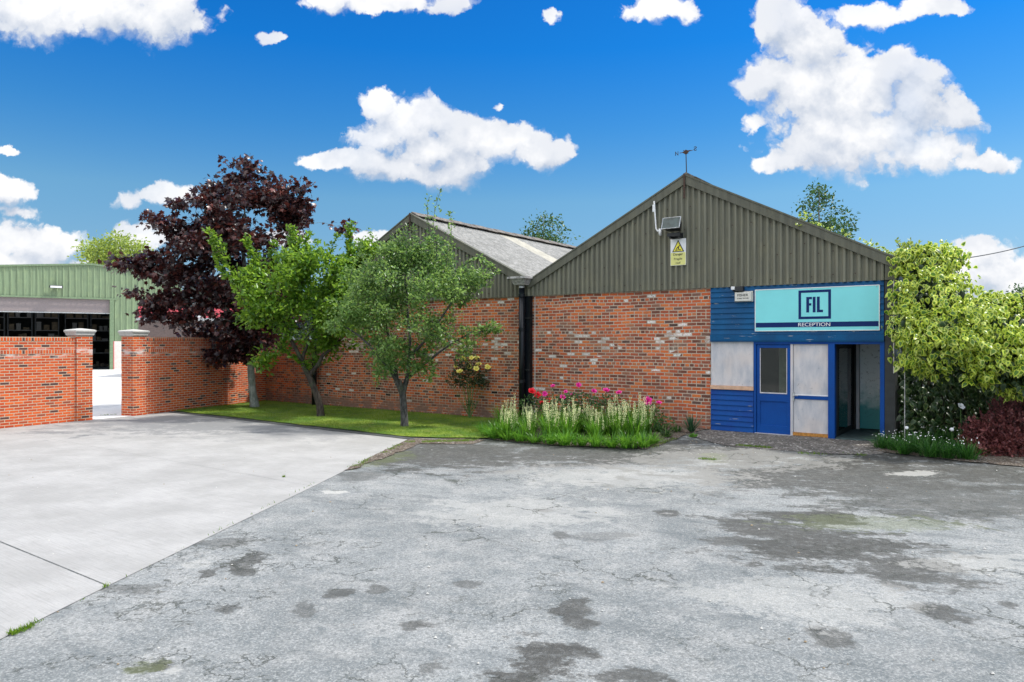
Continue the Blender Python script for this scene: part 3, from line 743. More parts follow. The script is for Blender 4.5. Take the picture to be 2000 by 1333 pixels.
# downpipes with their hoppers
def downpipe(x, top, r, hopper):
    p = MB().tube([(x, -.23, .0), (x, -.23, top)], r, 14).build('downpipe', M['black'], BR, smooth=True)
    for z in (1.1, 2.55, top - .25): MB().tube([(x, -.23, z), (x, -.23, z + .09)], r * 1.14, 14).build('pipe_collar', M['black'], p)
    for z in (1.45, 2.9): MB().box(x - r * 2.1, x + r * 2.6, -.19, -.005, z, z + .03).build('pipe_bracket', M['darkmetal'], p)
    if hopper:
        h = MB(); zt = ZE + .10; zb = ZE - .12
        t_, b_ = .29, .17
        vs = []
        for (w, d0, d1, z) in ((b_, -.36, -.12, zb), (t_, -.50, -.10, zt)):
            vs += [(x - w, d0, z), (x + w, d0, z), (x + w, d1, z), (x - w, d1, z)]
        h.add(vs, [(0, 3, 2, 1), (0, 1, 5, 4), (1, 2, 6, 5), (2, 3, 7, 6), (3, 0, 4, 7)])
        h.box(x - t_ - .015, x + t_ + .015, -.515, -.49, zt - .05, zt + .01); h.box(x - t_ - .02, x - t_ + .005, -.49, -.10, zt - .05, zt + .01); h.box(x + t_ - .005, x + t_ + .02, -.49, -.10, zt - .05, zt + .01)
        h.build('hopper', M['lead'], p)
        MB().tube([(x, -.24, zb), (x, -.23, zb - .12)], r * .95, 14).build('spout', M['greymetal'], p, smooth=True)
downpipe(-5.33, ZE - .2, .085, True)
downpipe(TL + .02, ZE - .2, .085, False)
MB().box(-5.29, -5.12, -.14, -.005, .0, ZB - .05).build('dark_strip', M['black'], BR)  # black strip tight beside the downpipe
MB().tube([(-5.03, -.02, .1), (-5.03, -.02, ZB - .06)], .010, 6).build('cable', M['offwhite'], BR)

# blue timber front ------------------------------------------------
def boards(mb, x0, x1, z0, z1, n, y=-.02, depth=.028):
    h = (z1 - z0) / n
    for i in range(n):
        a = z0 + i * h; b = a + h
        mb.add([(x0, y - depth, a), (x1, y - depth, a), (x1, y - .004, b), (x0, y - .004, b), (x0, y + .02, a), (x1, y + .02, a), (x1, y + .02, b), (x0, y + .02, b)],
               [(0, 1, 2, 3), (0, 4, 5, 1), (3, 2, 6, 7), (0, 3, 7, 4), (1, 5, 6, 2)])
ub = MB(); boards(ub, .01, 3.71, 2.42, 3.55, 9); ub.box(.01, 3.72, -.075, .0, 2.285, 2.415); ub.box(.01, 3.72, -.095, -.0, 2.255, 2.28)
UBO = ub.build('timber_boarding', M['board_blue'], BR)
MB().box(.01, 3.72, .01, .08, 2.2, 3.56).build('boarding_back', M['interior'], BR)
lb = MB(); boards(lb, .02, 1.02, .16, 1.13, 8)
lb.build('timber_boarding', M['board_low'], BR)
bw = MB().box(.02, 1.02, -.03, .0, 1.22, 2.25).build('boarded_window', M['panel'], BR, bevel=.003)
MB().box(.015, 1.03, -.075, .0, 1.13, 1.218).build('sill', M['pinksill'], bw, bevel=.004)
MB().box(.01, 1.03, .003, .05, .1, 2.25).build('wall_backing', M['interior'], BR)
# posts and head
fr = MB()
fr.box(1.03, 1.085, -.05, .08, .13, 2.2); fr.box(2.63, 2.765, -.07, .10, .13, 2.2); fr.box(3.64, 3.725, -.06, .10, .13, 2.2)
fr.box(1.03, 3.725, -.06, .10, 2.2, 2.252)
fr.build('door_frame', M['door_blue'], BR, bevel=.004)
MB().box(1.842, 1.895, -.045, .05, .13, 2.2).build('centre_jamb', M['panel'], BR, bevel=.003)
# glazed door
d1 = MB(); x0, x1 = 1.09, 1.84; ga, gb = 1.165, 1.765
d1.box(x0, ga, -.02, .025, .17, 2.198); d1.box(gb, x1, -.02, .025, .17, 2.198); d1.box(ga, gb, -.02, .025, 2.11, 2.198); d1.box(ga, gb, -.02, .025, .90, 1.09); d1.box(ga, gb, -.02, .025, .17, .35)
D1 = d1.build('glazed_door', M['door_blue'], BR, bevel=.003)
MB().box(ga, gb, .0, .012, .35, .90).build('door_panel', M['door_blue'], D1)
MB().box(ga, gb, .004, .010, 1.09, 2.11).build('pane', M['glass'], D1)
bead = MB(); bead.box(ga, gb, -.026, -.0, 1.075, 1.10); bead.box(ga, ga + .014, -.026, 0, 1.10, 2.105); bead.box(gb - .014, gb, -.026, 0, 1.10, 2.105)
bead.build('glazing_bead', M['panel'], D1)
MB().box(1.06, 1.86, -.09, .03, .125, .168).build('threshold', M['panel'], D1, bevel=.004)
# boarded door
d2 = MB(); d2.box(1.90, 2.627, -.015, .03, .24, 2.198); D2 = d2.build('boarded_door', M['panel'], BR, bevel=.002)
MB().box(1.905, 2.627, -.035, -.016, .98, 1.06).build('push_bar', M['door_blue'], D2, bevel=.004)
MB().box(1.905, 2.627, -.030, -.016, 1.062, 1.085).build('bar_edge', M['white'], D2)
hd = MB(); hd.box(1.885, 1.925, -.045, -.017, .93, 1.13); hd.tube([(1.905, -.045, 1.06), (1.905, -.085, 1.06), (2.01, -.085, 1.055)], .010, 8)
hd.build('door_handle', M['greymetal'], D2)
MB().box(1.895, 2.627, -.05, .03, .17, .236).build('sill', M['orange'], D2)
# lobby behind the open doorway
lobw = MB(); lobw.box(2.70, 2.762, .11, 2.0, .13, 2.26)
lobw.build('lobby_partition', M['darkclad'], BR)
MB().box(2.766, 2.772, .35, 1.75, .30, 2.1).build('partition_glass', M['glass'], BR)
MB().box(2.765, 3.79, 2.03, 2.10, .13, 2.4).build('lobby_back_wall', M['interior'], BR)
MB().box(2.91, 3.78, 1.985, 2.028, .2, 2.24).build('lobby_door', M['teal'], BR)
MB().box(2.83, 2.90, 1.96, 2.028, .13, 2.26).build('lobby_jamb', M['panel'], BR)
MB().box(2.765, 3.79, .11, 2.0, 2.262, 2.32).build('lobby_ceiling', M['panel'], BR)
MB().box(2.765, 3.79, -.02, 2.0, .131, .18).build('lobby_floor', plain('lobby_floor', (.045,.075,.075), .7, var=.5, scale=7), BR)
# things dimly seen through the glazed door
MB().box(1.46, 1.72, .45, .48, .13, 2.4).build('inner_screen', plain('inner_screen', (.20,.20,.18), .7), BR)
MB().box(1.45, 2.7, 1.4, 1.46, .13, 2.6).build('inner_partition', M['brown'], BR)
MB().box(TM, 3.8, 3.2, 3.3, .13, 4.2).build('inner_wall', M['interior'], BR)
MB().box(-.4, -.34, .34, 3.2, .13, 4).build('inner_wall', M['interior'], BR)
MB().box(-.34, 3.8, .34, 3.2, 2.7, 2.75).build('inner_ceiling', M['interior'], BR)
# corner column and conduit
MB().box(3.728, 3.92, -.05, .33, -.05, ZB - .05).build('corner_column', M['darkclad'], BR)
MB().tube([(3.90, -.075, 1.6), (3.90, -.075, ZB - .03)], .011, 6).build('conduit', M['offwhite'], BR)
rg = MB(); 
for i in range(8):
    a0 = PI + PI * i / 8; a1 = PI + PI * (i + 1) / 8; cx_, cz_, r_ = TR + .09, ZE + .0, .075
    rg.add([(cx_ + r_ * math.cos(a0), -.17, cz_ + r_ * math.sin(a0)), (cx_ + r_ * math.cos(a1), -.17, cz_ + r_ * math.sin(a1)), (cx_ + r_ * math.cos(a1), DEP, cz_ + r_ * math.sin(a1)), (cx_ + r_ * math.cos(a0), DEP, cz_ + r_ * math.sin(a0))], [(0, 1, 2, 3)])
rg.add([(TR + .09 + .075 * math.cos(PI + PI * i / 8), -.17, ZE + .075 * math.sin(PI + PI * i / 8)) for i in range(9)], [tuple(range(9))])
rg.build('eaves_gutter', M['greymetal'], BR)

# ------------------------------------------------------------------ text helper
def text_mesh(body, size, extrude=.001, offset=0, cx=True):
    cu = bpy.data.curves.new('t', 'FONT'); cu.body = body; cu.size = size; cu.extrude = extrude; cu.offset = offset
    cu.align_x = 'CENTER' if cx else 'LEFT'; cu.align_y = 'CENTER'
    o = bpy.data.objects.new('t', cu); C.objects.link(o)
    dg = bpy.context.evaluated_depsgraph_get()
    me = bpy.data.meshes.new_from_object(o.evaluated_get(dg)); bpy.data.objects.remove(o); return me
def text(name, body, x, y, z, w, h, mat, parent, offset=0, ext=.001):
    me = text_mesh(body, 1.0, ext, offset)
    c = [v.co.copy() for v in me.vertices]
    x0, x1 = min(p.x for p in c), max(p.x for p in c); y0, y1 = min(p.y for p in c), max(p.y for p in c)
    for v in me.vertices:
        p = v.co; v.co = Vector((x + ((p.x - x0) / (x1 - x0) - .5) * w, y - p.z, z + ((p.y - y0) / (y1 - y0) - .5) * h))
    me.materials.clear(); me.materials.append(mat); return link(name, me, parent)

# reception sign
SG = thing('reception_sign', 'pale turquoise sign board with navy square logo above the reception doors', 'sign', W(2.35, -.06), ANG)
ox = 2.35
MB().box(1.074 - ox, 3.626 - ox, -.0, .03, 2.50, 3.43).build('board', M['cyan'], SG, bevel=.002)
fr = MB(); 
fr.box(1.062 - ox, 3.638 - ox, -.006, .028, 3.425, 3.442); fr.box(1.062 - ox, 3.638 - ox, -.006, .028, 2.488, 2.503); fr.box(1.062 - ox, 1.078 - ox, -.006, .028, 2.503, 3.425); fr.box(3.622 - ox, 3.638 - ox, -.006, .028, 2.503, 3.425)
fr.build('frame', M['white'], SG)
MB().box(1.085 - ox, 3.615 - ox, -.004, .0, 2.575, 2.683).build('navy_band', M['navy'], SG)
lg = MB(); xa, xb, za, zb = 2.018 - ox, 2.69 - ox, 2.75, 3.385; t_ = .055
lg.box(xa, xb, -.004, 0, za, za + t_); lg.box(xa, xb, -.004, 0, zb - t_, zb); lg.box(xa, xa + t_, -.004, 0, za + t_, zb - t_); lg.box(xb - t_, xb, -.004, 0, za + t_, zb - t_)
lg.build('logo_square', M['navy'], SG)
lt = MB(); z0, z1 = 2.895, 3.235
x = 2.183 - ox; lt.box(x, x + .058, -.004, 0, z0, z1); lt.box(x + .058, x + .118, -.004, 0, z1 - .052, z1); lt.box(x + .058, x + .105, -.004, 0, z0 + .15, z0 + .20)
x = 2.335 - ox - .018; lt.box(x, x + .058, -.004, 0, z0, z1)
x = 2.335 - ox + .068; lt.box(x, x + .058, -.004, 0, z0, z1); lt.box(x + .058, x + .125, -.004, 0, z0, z0 + .052)
lt.build('logo_letters', M['navy'], SG)
text('sign_lettering', 'RECEPTION', 2.345 - ox, -.005, 2.629, .66, .080, M['white'], SG, offset=.004)
for sx in (1.12, 2.3, 3.58):
    for sz in (2.53, 3.40): MB().box(sx - ox - .008, sx - ox + .008, -.008, 0, sz - .008, sz + .008).build('screw', M['greymetal'], SG)

# danger sign
DS = thing('warning_sign', 'white and yellow danger fragile roof sign below the floodlight on the gable', 'sign', W(-.775, -.105), ANG)
MB().box(-.20, .20, 0, .012, 4.11, 4.76).build('plate', M['white'], DS, bevel=.004)
MB().box(-.19, .19, -.003, 0, 4.12, 4.425).build('yellow_panel', M['paleyellow'], DS)
MB().prism([(-.155, 4.44), (.155, 4.44), (0, 4.735)], -.003, 0).build('triangle_border', M['ink'], DS)
MB().prism([(-.118, 4.46), (.118, 4.46), (0, 4.69)], -.005, -.003).build('triangle', M['yellow'], DS)
pf = MB()
pf.box(-.075, -.01, -.007, -.005, 4.475, 4.497); pf.box(.01, .075, -.007, -.005, 4.475, 4.497)
pf.prism([(-.05, 4.50), (.0, 4.54), (.05, 4.585), (.035, 4.60), (-.01, 4.565), (-.06, 4.515)], -.007, -.005)
pf.prism([(0, 4.50), (.03, 4.50), (.02, 4.56), (.0, 4.55)], -.007, -.005); pf.prism([(.045, 4.59), (.065, 4.60), (.06, 4.62), (.04, 4.615)], -.007, -.005)
pf.build('pictogram', M['ink'], DS)
text('sign_lettering', 'Danger', 0, -.004, 4.375, .25, .075, M['ink'], DS, .012)
text('sign_lettering', 'Fragile', 0, -.004, 4.265, .21, .065, M['ink'], DS, .010)
text('sign_lettering', 'roof', 0, -.004, 4.175, .12, .052, M['ink'], DS, .010)

# floodlight
FLt = thing('floodlight', 'large grey floodlight with glass front tilted down high on the right gable', 'floodlight', W(-.80, -.10), ANG)
fb = MB()
vs = []
for (wd, y, z, dz) in ((.22, -.38, 5.10, .13), (.15, -.10, 5.02, .09)):
    vs += [(-wd, y - dz * .35, z - dz), (wd, y - dz * .35, z - dz), (wd, y + dz * .35, z + dz), (-wd, y + dz * .35, z + dz)]
fb.add(vs, [(4, 5, 6, 7), (0, 1, 5, 4), (1, 2, 6, 5), (2, 3, 7, 6), (3, 0, 4, 7)])
fb.build('housing', M['darkmetal'], FLt)
y_, z_ = -.38, 5.10
fr = MB()
def bar(mb, a, b, r): mb.tube([a, b], r, 6)
c = [(-.225, y_ - .05, z_ - .135), (.225, y_ - .05, z_ - .135), (.225, y_ + .05, z_ + .135), (-.225, y_ + .05, z_ + .135)]
for i in range(4): bar(fr, c[i], c[(i + 1) % 4], .011)
fr.build('rim', M['greymetal'], FLt)
MB().quad((-.21, y_ - .047, z_ - .125), (.21, y_ - .047, z_ - .125), (.21, y_ + .045, z_ + .125), (-.21, y_ + .045, z_ + .125)).build('front_glass', M['lampglass'], FLt)
MB().quad((-.19, y_ - .01, z_ - .11), (.19, y_ - .01, z_ - .11), (.16, y_ + .10, z_ + .09), (-.16, y_ + .10, z_ + .09)).build('reflector', M['reflector'], FLt)
MB().tube([(-.13, y_ + .03, z_ + .0), (.13, y_ + .03, z_ + .0)], .018, 8).build('lamp_tube', M['white'], FLt)
br_ = MB(); br_.box(-.16, .16, -.24, -.19, 4.80, 4.88); br_.box(-.13, -.09, -.2, .03, 4.76, 4.88); br_.box(.09, .13, -.2, .03, 4.76, 4.88); br_.box(-.14, .14, -.01, .03, 4.77, 4.9)
br_.build('bracket', M['darkmetal'], FLt)

# bent white tube
BT = thing('conduit_pipe', 'thin white bent pipe fixed left of the floodlight on the gable', 'pipe', W(-1.35, -.09), ANG)
MB().tube([(-.04, -.05, 5.74), (-.03, -.05, 5.6), (.02, -.07, 5.05), (.06, -.08, 4.99), (.13, -.06, 4.98)], .020, 8).build('tube', M['white'], BT, smooth=True)
MB().box(-.085, -.03, -.05, .0, 5.48, 5.66).build('clamp', M['white'], BT)
MB().tube([(.12, -.02, 4.88), (.12, -.06, 4.93), (.12, -.06, 5.04)], .035, 8).build('end_fitting', M['white'], BT, smooth=True)

# alarm box, sensor
AB = thing('alarm_box', 'white alarm sounder box with black lettering left of the reception sign', 'alarm', W(.81, -.05), ANG)
ab = MB(); w_, z0, z1 = .215, 3.17, 3.42
ab.add([(-w_, 0, z0), (w_, 0, z0), (w_, 0, z1), (-w_, 0, z1), (-w_ + .03, -.09, z0 + .02), (w_ - .03, -.09, z0 + .02), (w_ - .03, -.09, z1 - .03), (-w_ + .03, -.09, z1 - .03)],
       [(0, 1, 5, 4), (1, 2, 6, 5), (2, 3, 7, 6), (3, 0, 4, 7), (4, 5, 6, 7), (0, 3, 2, 1)])
ab.build('cover', M['offwhite'], AB, bevel=.006)
text('lettering', 'FISHER', -.0, -.092, 3.325, .25, .055, M['ink'], AB, .01)
text('lettering', '01482 787598', -.0, -.092, 3.25, .26, .03, M['ink'], AB, .008)
SE = thing('motion_sensor', 'small white and black motion sensor above the alarm box', 'sensor', W(.6, -.05), ANG)
MB().box(-.055, .03, -.13, -.06, 3.455, 3.53).build('housing', M['white'], SE, bevel=.008)
sb = MB(); sb.box(.04, .22, -.12, .0, 3.42, 3.53); sb.tube([(-.02, -.09, 3.46), (.02, -.06, 3.42), (.07, 0, 3.43)], .02, 8)
sb.build('bracket', M['darkmetal'], SE, bevel=.004)

# weather vane
WV = thing('weather_vane', 'rusty weather vane with letters on the apex of the right gable', 'weather vane', W(-.62, .0, ZA), ANG)
MB().tube([(.02, 0, -.02), (0, 0, .62)], [.014, .011], 8).build('pole', M['darkmetal'], WV)
ar = MB(); ar.tube([(-.16, 0, .60), (.17, 0, .62)], .008, 6); ar.tube([(0, -.16, .61), (0, .16, .61)], .008, 6)
ar.prism([(-.10, .60), (-.03, .64), (0, .66), (.05, .635), (.12, .63), (.06, .59), (.03, .55), (-.02, .55), (-.06, .58)], -.01, .01)
ar.build('vane', M['rust'], WV)
text('letter', 'N', -.235, 0, .60, .075, .10, M['ink'], WV, .0, .008)
o = text('letter', 'S', -.235, 0, .65, .075, .10, M['ink'], WV, .0, .008); o.scale = (-1, 1, 1)

# ------------------------------------------------------------------ gateway walls
def oriented(name, label, cat, p, d, group=None):
    return thing(name, label, cat, (p[0], p[1], 0), math.atan2(d[1], d[0]), group)
def wall_run(o, L0_, L1_, top, thick=.225, coping=True, mat='new_brick'):
    MB().box(L0_, L1_, 0, thick, -.1, top - .113).build('brickwork', M[mat], o)
    if coping:
        MB().box(L0_, L1_, -.006, thick + .006, top - .113, top).build('soldier_coping', M['soldier'], o)
        MB().box(L0_, L1_, -.004, .002, 1.92, 2.033).build('soldier_band', M['soldier'], o)
def pillar(o, x0, y0, s, top):
    p = MB().box(x0, x0 + s, y0, y0 + s, -.1, top).build('pillar', M['new_brick'], o)
    c = MB(); cx_, cy_ = x0 + s / 2, y0 + s / 2
    prof = [(s/2+.01, 0), (s/2+.035, .03), (s/2+.035, .055), (s/2+.055, .10), (s/2+.07, .12), (s/2+.07, .155), (s/2+.04, .175), (.02, .215)]
    for (r0, z0), (r1, z1) in zip(prof[:-1], prof[1:]):
        sq = lambda r: [(cx_ - r, cy_ - r), (cx_ + r, cy_ - r), (cx_ + r, cy_ + r), (cx_ - r, cy_ + r)]
        a, b = sq(r0), sq(r1)
        c.add([(x, y, top + z0) for x, y in a] + [(x, y, top + z1) for x, y in b], [(0, 1, 5, 4), (1, 2, 6, 5), (2, 3, 7, 6), (3, 0, 4, 7)])
    c.add([(cx_ + i * (s/2+.01), cy_ + j * (s/2+.01), top) for i, j in ((-1, -1), (1, -1), (1, 1), (-1, 1))], [(0, 1, 2, 3)])
    c.build('pillar_cap', M['stone'], p)
# local x along the wall away from camera, local y to the yard side (left)
W1 = oriented('gate_wall', 'bright orange brick garden wall with stone capped pillar left of the gateway', 'wall', GW0, A_dir)
wl = (Vector((-12.26, 20.2)) - Vector(GW0)).length
wall_run(W1, -9, wl, 2.385)
pillar(W1, wl, -.045, .45, 2.42)
A2 = Vector((.36, .933)).normalized()
W2 = oriented('gate_wall', 'shaded brick garden wall with stone capped pillar right of the gateway, behind the purple tree', 'wall', (-11.45, 21.66), A2)
pillar(W2, 0, 0, .48, 2.42)
wall_run(W2, .48, 6.6, 2.40, .225)
for ch in W2.children:
    if ch.name.startswith(('brickwork', 'soldier')): ch.location.y = .045
MB().box(3.85, 4.35, -.06, .35, -.1, 2.28).build('pier', M['new_brick'], W2)
# old low wall continuing the building line
W3 = thing('old_wall', 'old shaded brick wall between the building and garden wall, behind the grass', 'wall', (O0.x, O0.y, 0), ANG)
MB().box(-17.9, TL - .01, .02, .3, -.1, 2.32).build('brickwork', M['old_wall'], W3)

# ------------------------------------------------------------------ green industrial shed beyond
SA = Vector((.8436, .5369)); SHO = Vector((-32.2, 58.0))
SH = oriented('industrial_shed', 'pale green profiled metal shed with a big half raised shutter door', 'building', SHO, SA)
shed_x0, shed_x1, sap = -17.0, 4.9, -1.5
def shz(x): return 8.38 - (.075 * (sap - x) if x < sap else .12 * (x - sap))
cm_ = MB(); p = .42
def clad_strip(xa, xb, zlo):
    x = xa
    while x < xb - 1e-3:
        e = min(x + p, xb)
        prof = [(x, 0), (x + .05, -.05), (x + .10, -.05), (x + .15, 0), (e, 0)]
        prof = [(min(a, xb), b) for a, b in prof]
        for (a, ya), (b, yb) in zip(prof[:-1], prof[1:]):
            if b - a > 1e-4: cm_.quad((a, ya, zlo), (b, yb, zlo), (b, yb, shz(b)), (a, ya, shz(a)))
        x = e
clad_strip(shed_x0, 0, 5.75); clad_strip(0, shed_x1, 2.3)
cm_.build('cladding', M['shedclad'], SH)
tr = MB()
tr.prism([(shed_x0, shz(shed_x0) + .12), (sap, shz(sap) + .12), (shed_x1, shz(shed_x1) + .12), (shed_x1, shz(shed_x1) - .02), (sap, shz(sap) - .02), (shed_x0, shz(shed_x0) - .02)], -.1, .1)
tr.box(shed_x0, .25, -.09, -.055, 5.64, 5.78); tr.box(-.30, .0, -.09, .6, 0, 5.64); tr.box(shed_x1 - .1, shed_x1 + .1, -.08, .1, 2.3, shz(shed_x1))
tr.build('trim', M['shedtrim'], SH)
MB().box(shed_x0, -.30, .12, .2, 4.58, 5.70).build('roller_shutter', M['shutter'], SH)
MB().box(shed_x0, -.30, .08, .22, 4.50, 4.575).build('shutter_rail', M['greymetal'], SH)
MB().box(0, .62, -.06, .1, 0, 2.29).build('painted_pier', M['pinkpier'], SH)
MB().box(-.05, -.0, -.1, .1, 0, 2.3).build('pier_edge', M['red'], SH)
MB().box(.62, shed_x1, -.02, .1, 0, 2.29).build('low_wall', M['brown'], SH)
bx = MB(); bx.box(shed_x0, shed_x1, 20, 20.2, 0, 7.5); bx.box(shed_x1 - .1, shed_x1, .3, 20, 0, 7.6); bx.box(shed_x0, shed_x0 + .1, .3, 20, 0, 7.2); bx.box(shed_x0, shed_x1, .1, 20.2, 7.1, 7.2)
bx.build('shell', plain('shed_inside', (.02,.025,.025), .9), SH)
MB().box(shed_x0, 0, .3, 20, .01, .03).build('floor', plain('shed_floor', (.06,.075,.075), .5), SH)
FS = oriented('floodlight', 'small wall floodlight above the shutter of the green shed', 'floodlight', SHO + SA * -3.95 + Vector((SA.y, -SA.x)) * .1, SA)
MB().add([], []); sf = MB(); sf.box(-.45, .45, -.35, -.05, 6.42, 6.62); sf.build('housing', M['darkmetal'], FS, bevel=.03)
MB().box(-.38, .38, -.37, -.352, 6.43, 6.58).build('lens', M['white'], FS)
MB().box(-.08, .08, -.05, .1, 6.45, 6.6).build('bracket', M['darkmetal'], FS)
# racks of stock inside
rk = []
def storage_box(w, h, mt):
    q = MB(); q.box(0, w, 0, .6, 0, h); q.box(-.01, w + .01, -.01, .61, h * .86, h + .01)
    return tag(q.build('storage_box', M[mt]), 'dim carton stored on a rack inside the open green shed', 'box', 'cartons on the racks inside the shed')
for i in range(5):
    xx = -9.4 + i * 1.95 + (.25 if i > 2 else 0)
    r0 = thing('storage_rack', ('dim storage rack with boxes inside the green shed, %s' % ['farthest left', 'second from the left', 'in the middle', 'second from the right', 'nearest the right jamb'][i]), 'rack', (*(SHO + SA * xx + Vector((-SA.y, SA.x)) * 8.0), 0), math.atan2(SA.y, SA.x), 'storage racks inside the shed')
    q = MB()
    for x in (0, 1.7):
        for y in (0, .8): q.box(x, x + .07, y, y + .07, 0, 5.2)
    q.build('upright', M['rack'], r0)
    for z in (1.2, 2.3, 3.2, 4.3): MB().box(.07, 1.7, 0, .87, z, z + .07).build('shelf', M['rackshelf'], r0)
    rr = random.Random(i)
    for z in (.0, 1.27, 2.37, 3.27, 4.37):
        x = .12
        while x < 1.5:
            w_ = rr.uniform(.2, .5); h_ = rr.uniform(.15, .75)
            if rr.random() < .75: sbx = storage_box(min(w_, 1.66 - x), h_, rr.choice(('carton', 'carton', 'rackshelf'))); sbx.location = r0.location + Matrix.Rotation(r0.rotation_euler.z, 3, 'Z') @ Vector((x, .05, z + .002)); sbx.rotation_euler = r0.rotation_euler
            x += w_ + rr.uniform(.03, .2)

# red roofed building glimpsed under the purple tree
RB = thing('red_building', 'low building with red sheeting and a white stripe glimpsed below the purple tree', 'building', (-20.5, 46, 0), R(12))
MB().box(-3.2, 3.4, 0, 6, 0, 3.6).build('wall', M['brown'], RB)
MB().box(-3.3, 3.5, -.1, 6.1, 3.6, 3.78).build('gutter', M['greymetal'], RB)
rb = MB(); rb.prism([(-3.2, 3.782), (3.4, 3.782), (3.4, 4.5), (-3.2, 4.5)], -.05, .1); rb.box(-3.2, 3.4, .1, 6, 3.782, 4.4)
rb.build('red_fascia', M['red'], RB)
MB().box(.15, .6, -.06, -.045, 3.80, 4.5).build('white_stripe', M['white'], RB)

# ------------------------------------------------------------------ trees
def vz(lst): return [Vector(p) for p in lst]
def grow_tree(root, limbs, blobs, Zc, npts, leaf, lsize, per, tmpl, bark, seed, shoots=(), spread=.22, hang=.0, gap=.42, tipr=.005, shell=.35, rmax=.16, flat=.5, shoot_leaf=None, shoot_per=46):
    """limbs: polylines of (px,py,depth,radius); blobs: (px,py,rx,ry,depth offset,depth radius)"""
    rs = np.random.default_rng(seed); rr = random.Random(seed)
    base = Vector(root.location)
    nodes = []; par = []; rad = []; fixed = []
    def add(p, pa, r=0, fx=False):
        nodes.append(np.array(p)); par.append(pa); rad.append(r); fixed.append(fx); return len(nodes) - 1
    idx = {}
    for L in limbs:
        prev = None; lastp = None
        for j, (x, y, dz, r) in enumerate(L):
            p = PX(x, y, Zc + dz)
            if j == 0 and not nodes: p.z = -.05
            key = (x, y, dz)
            if key in idx: prev = idx[key]; lastp = p; continue
            if prev is not None:
                n = max(1, int((p - lastp).length / .22)); r0 = rad[prev]
                for k in range(1, n + 1):
                    q = lastp.lerp(p, k / n)
                    if k < n: q += Vector((rr.gauss(0, .012), rr.gauss(0, .012), 0))
                    prev = add(q, prev, r0 + (r - r0) * k / n, True)
            else: prev = add(p, -1, r, True)
            idx[key] = prev; lastp = p
    nfix = len(nodes)
    # attraction points
    pts = []
    vol = np.array([b[2] * b[3] for b in blobs], float); vol /= vol.sum()
    while len(pts) < npts:
        b = blobs[rs.choice(len(blobs), p=vol)]
        u = rs.normal(size=3); u /= np.linalg.norm(u); r = rs.uniform(shell, 1) ** .45
        x = b[0] + u[0] * r * b[2]; y = b[1] - u[2] * r * b[3]; d = b[4] + u[1] * r * b[5]
        p = PX(x, y, Zc + d)
        if mnoise.noise(p * 1.15 + Vector((seed, 0, 0))) + .5 < gap: continue
        pts.append(np.array(p))
    start = nodes[-1]
    pts.sort(key=lambda p: min(np.linalg.norm(p - q) for q in nodes[:nfix:2]))
    arr = np.zeros((npts * 14 + nfix, 3)); arr[:nfix] = np.array(nodes); cnt = nfix
    okroot = np.array([i for i in range(nfix)])
    lowz = sorted(n[2] for n in nodes)[0]
    tips = []
    pen = np.zeros(len(arr)); pen[:nfix] = [0 if rad[i] < .075 or i > 4 else 1.5 for i in range(nfix)]
    for p in pts:
        d = np.linalg.norm(arr[:cnt] - p, axis=1) + pen[:cnt] + np.maximum(0, arr[:cnt, 2] - p[2]) * .35
        j = int(np.argmin(d)); a = arr[j].copy(); L = np.linalg.norm(p - a)
        n = max(1, int(L / .22)); bow = np.array([0, 0, .06 * L])
        prev = j
        for k in range(1, n + 1):
            t = k / n; q = a + (p - a) * t + bow * math.sin(PI * t) + (rs.normal(size=3) * .015 if k < n else 0)
            if cnt >= len(arr): break
            prev = add(q, prev); arr[cnt] = q; cnt += 1
        tips.append(prev)
    # pipe model radii
    acc = np.zeros(len(nodes)); ch = np.zeros(len(nodes), int)
    for i in range(len(nodes) - 1, -1, -1):
        if not fixed[i] or rad[i] == 0:
            rad[i] = max(tipr, min(acc[i] ** (1 / 2.4) if acc[i] > 0 else tipr, rmax))
        if par[i] >= 0: acc[par[i]] += rad[i] ** 2.4; ch[par[i]] += 1
    mb = MB()
    for i in range(len(nodes)):
        pa = par[i]
        if pa < 0: continue
        r0 = rad[pa] if (fixed[pa] and fixed[i]) else min(rad[pa], rad[i] * 1.35); r1 = rad[i]
        sides = 10 if r1 > .05 else (5 if r1 > .012 else 3)
        p0 = Vector(nodes[pa]) - base; p1 = Vector(nodes[i]) - base
        ext = (p1 - p0) * .06
        mb.tube([p0 - ext, p1 + ext * .5], [r0, r1], sides, cap=False)
    # shoots
    LP = []; LT = []
    for s in shoots:
        pl = [PX(x, y, Zc + dz) for (x, y, dz) in s[:-1]] if not isinstance(s[-1], tuple) else [PX(x, y, Zc + dz) for (x, y, dz) in s]
        dens = s[-1] if not isinstance(s[-1], tuple) else 1
        n0 = int(np.argmin(np.linalg.norm(arr[:cnt] - np.array(pl[0]), axis=1))); pl = [Vector(arr[n0])] + pl
        m_ = len(pl)
        mb.tube([q - base for q in pl], [.014 * (1 - .75 * i / (m_ - 1)) for i in range(m_)], 5)
        for a, b in zip(pl[:-1], pl[1:]):
            d = b - a; k = int(d.length * shoot_per * dens)
            for i in range(k):
                q = a + d * rr.random() + Vector((rr.gauss(0, .05), rr.gauss(0, .05), rr.gauss(0, .03)))
                LP.append(q); LT.append(d.normalized() * .5 + Vector((rr.gauss(0, .7), rr.gauss(0, .7), rr.gauss(0, .35) - hang)))
    trunk = mb.build('trunk', bark, root, smooth=True)
    # leaves clustered along the last stretch of each twig
    pos = []; tip = []
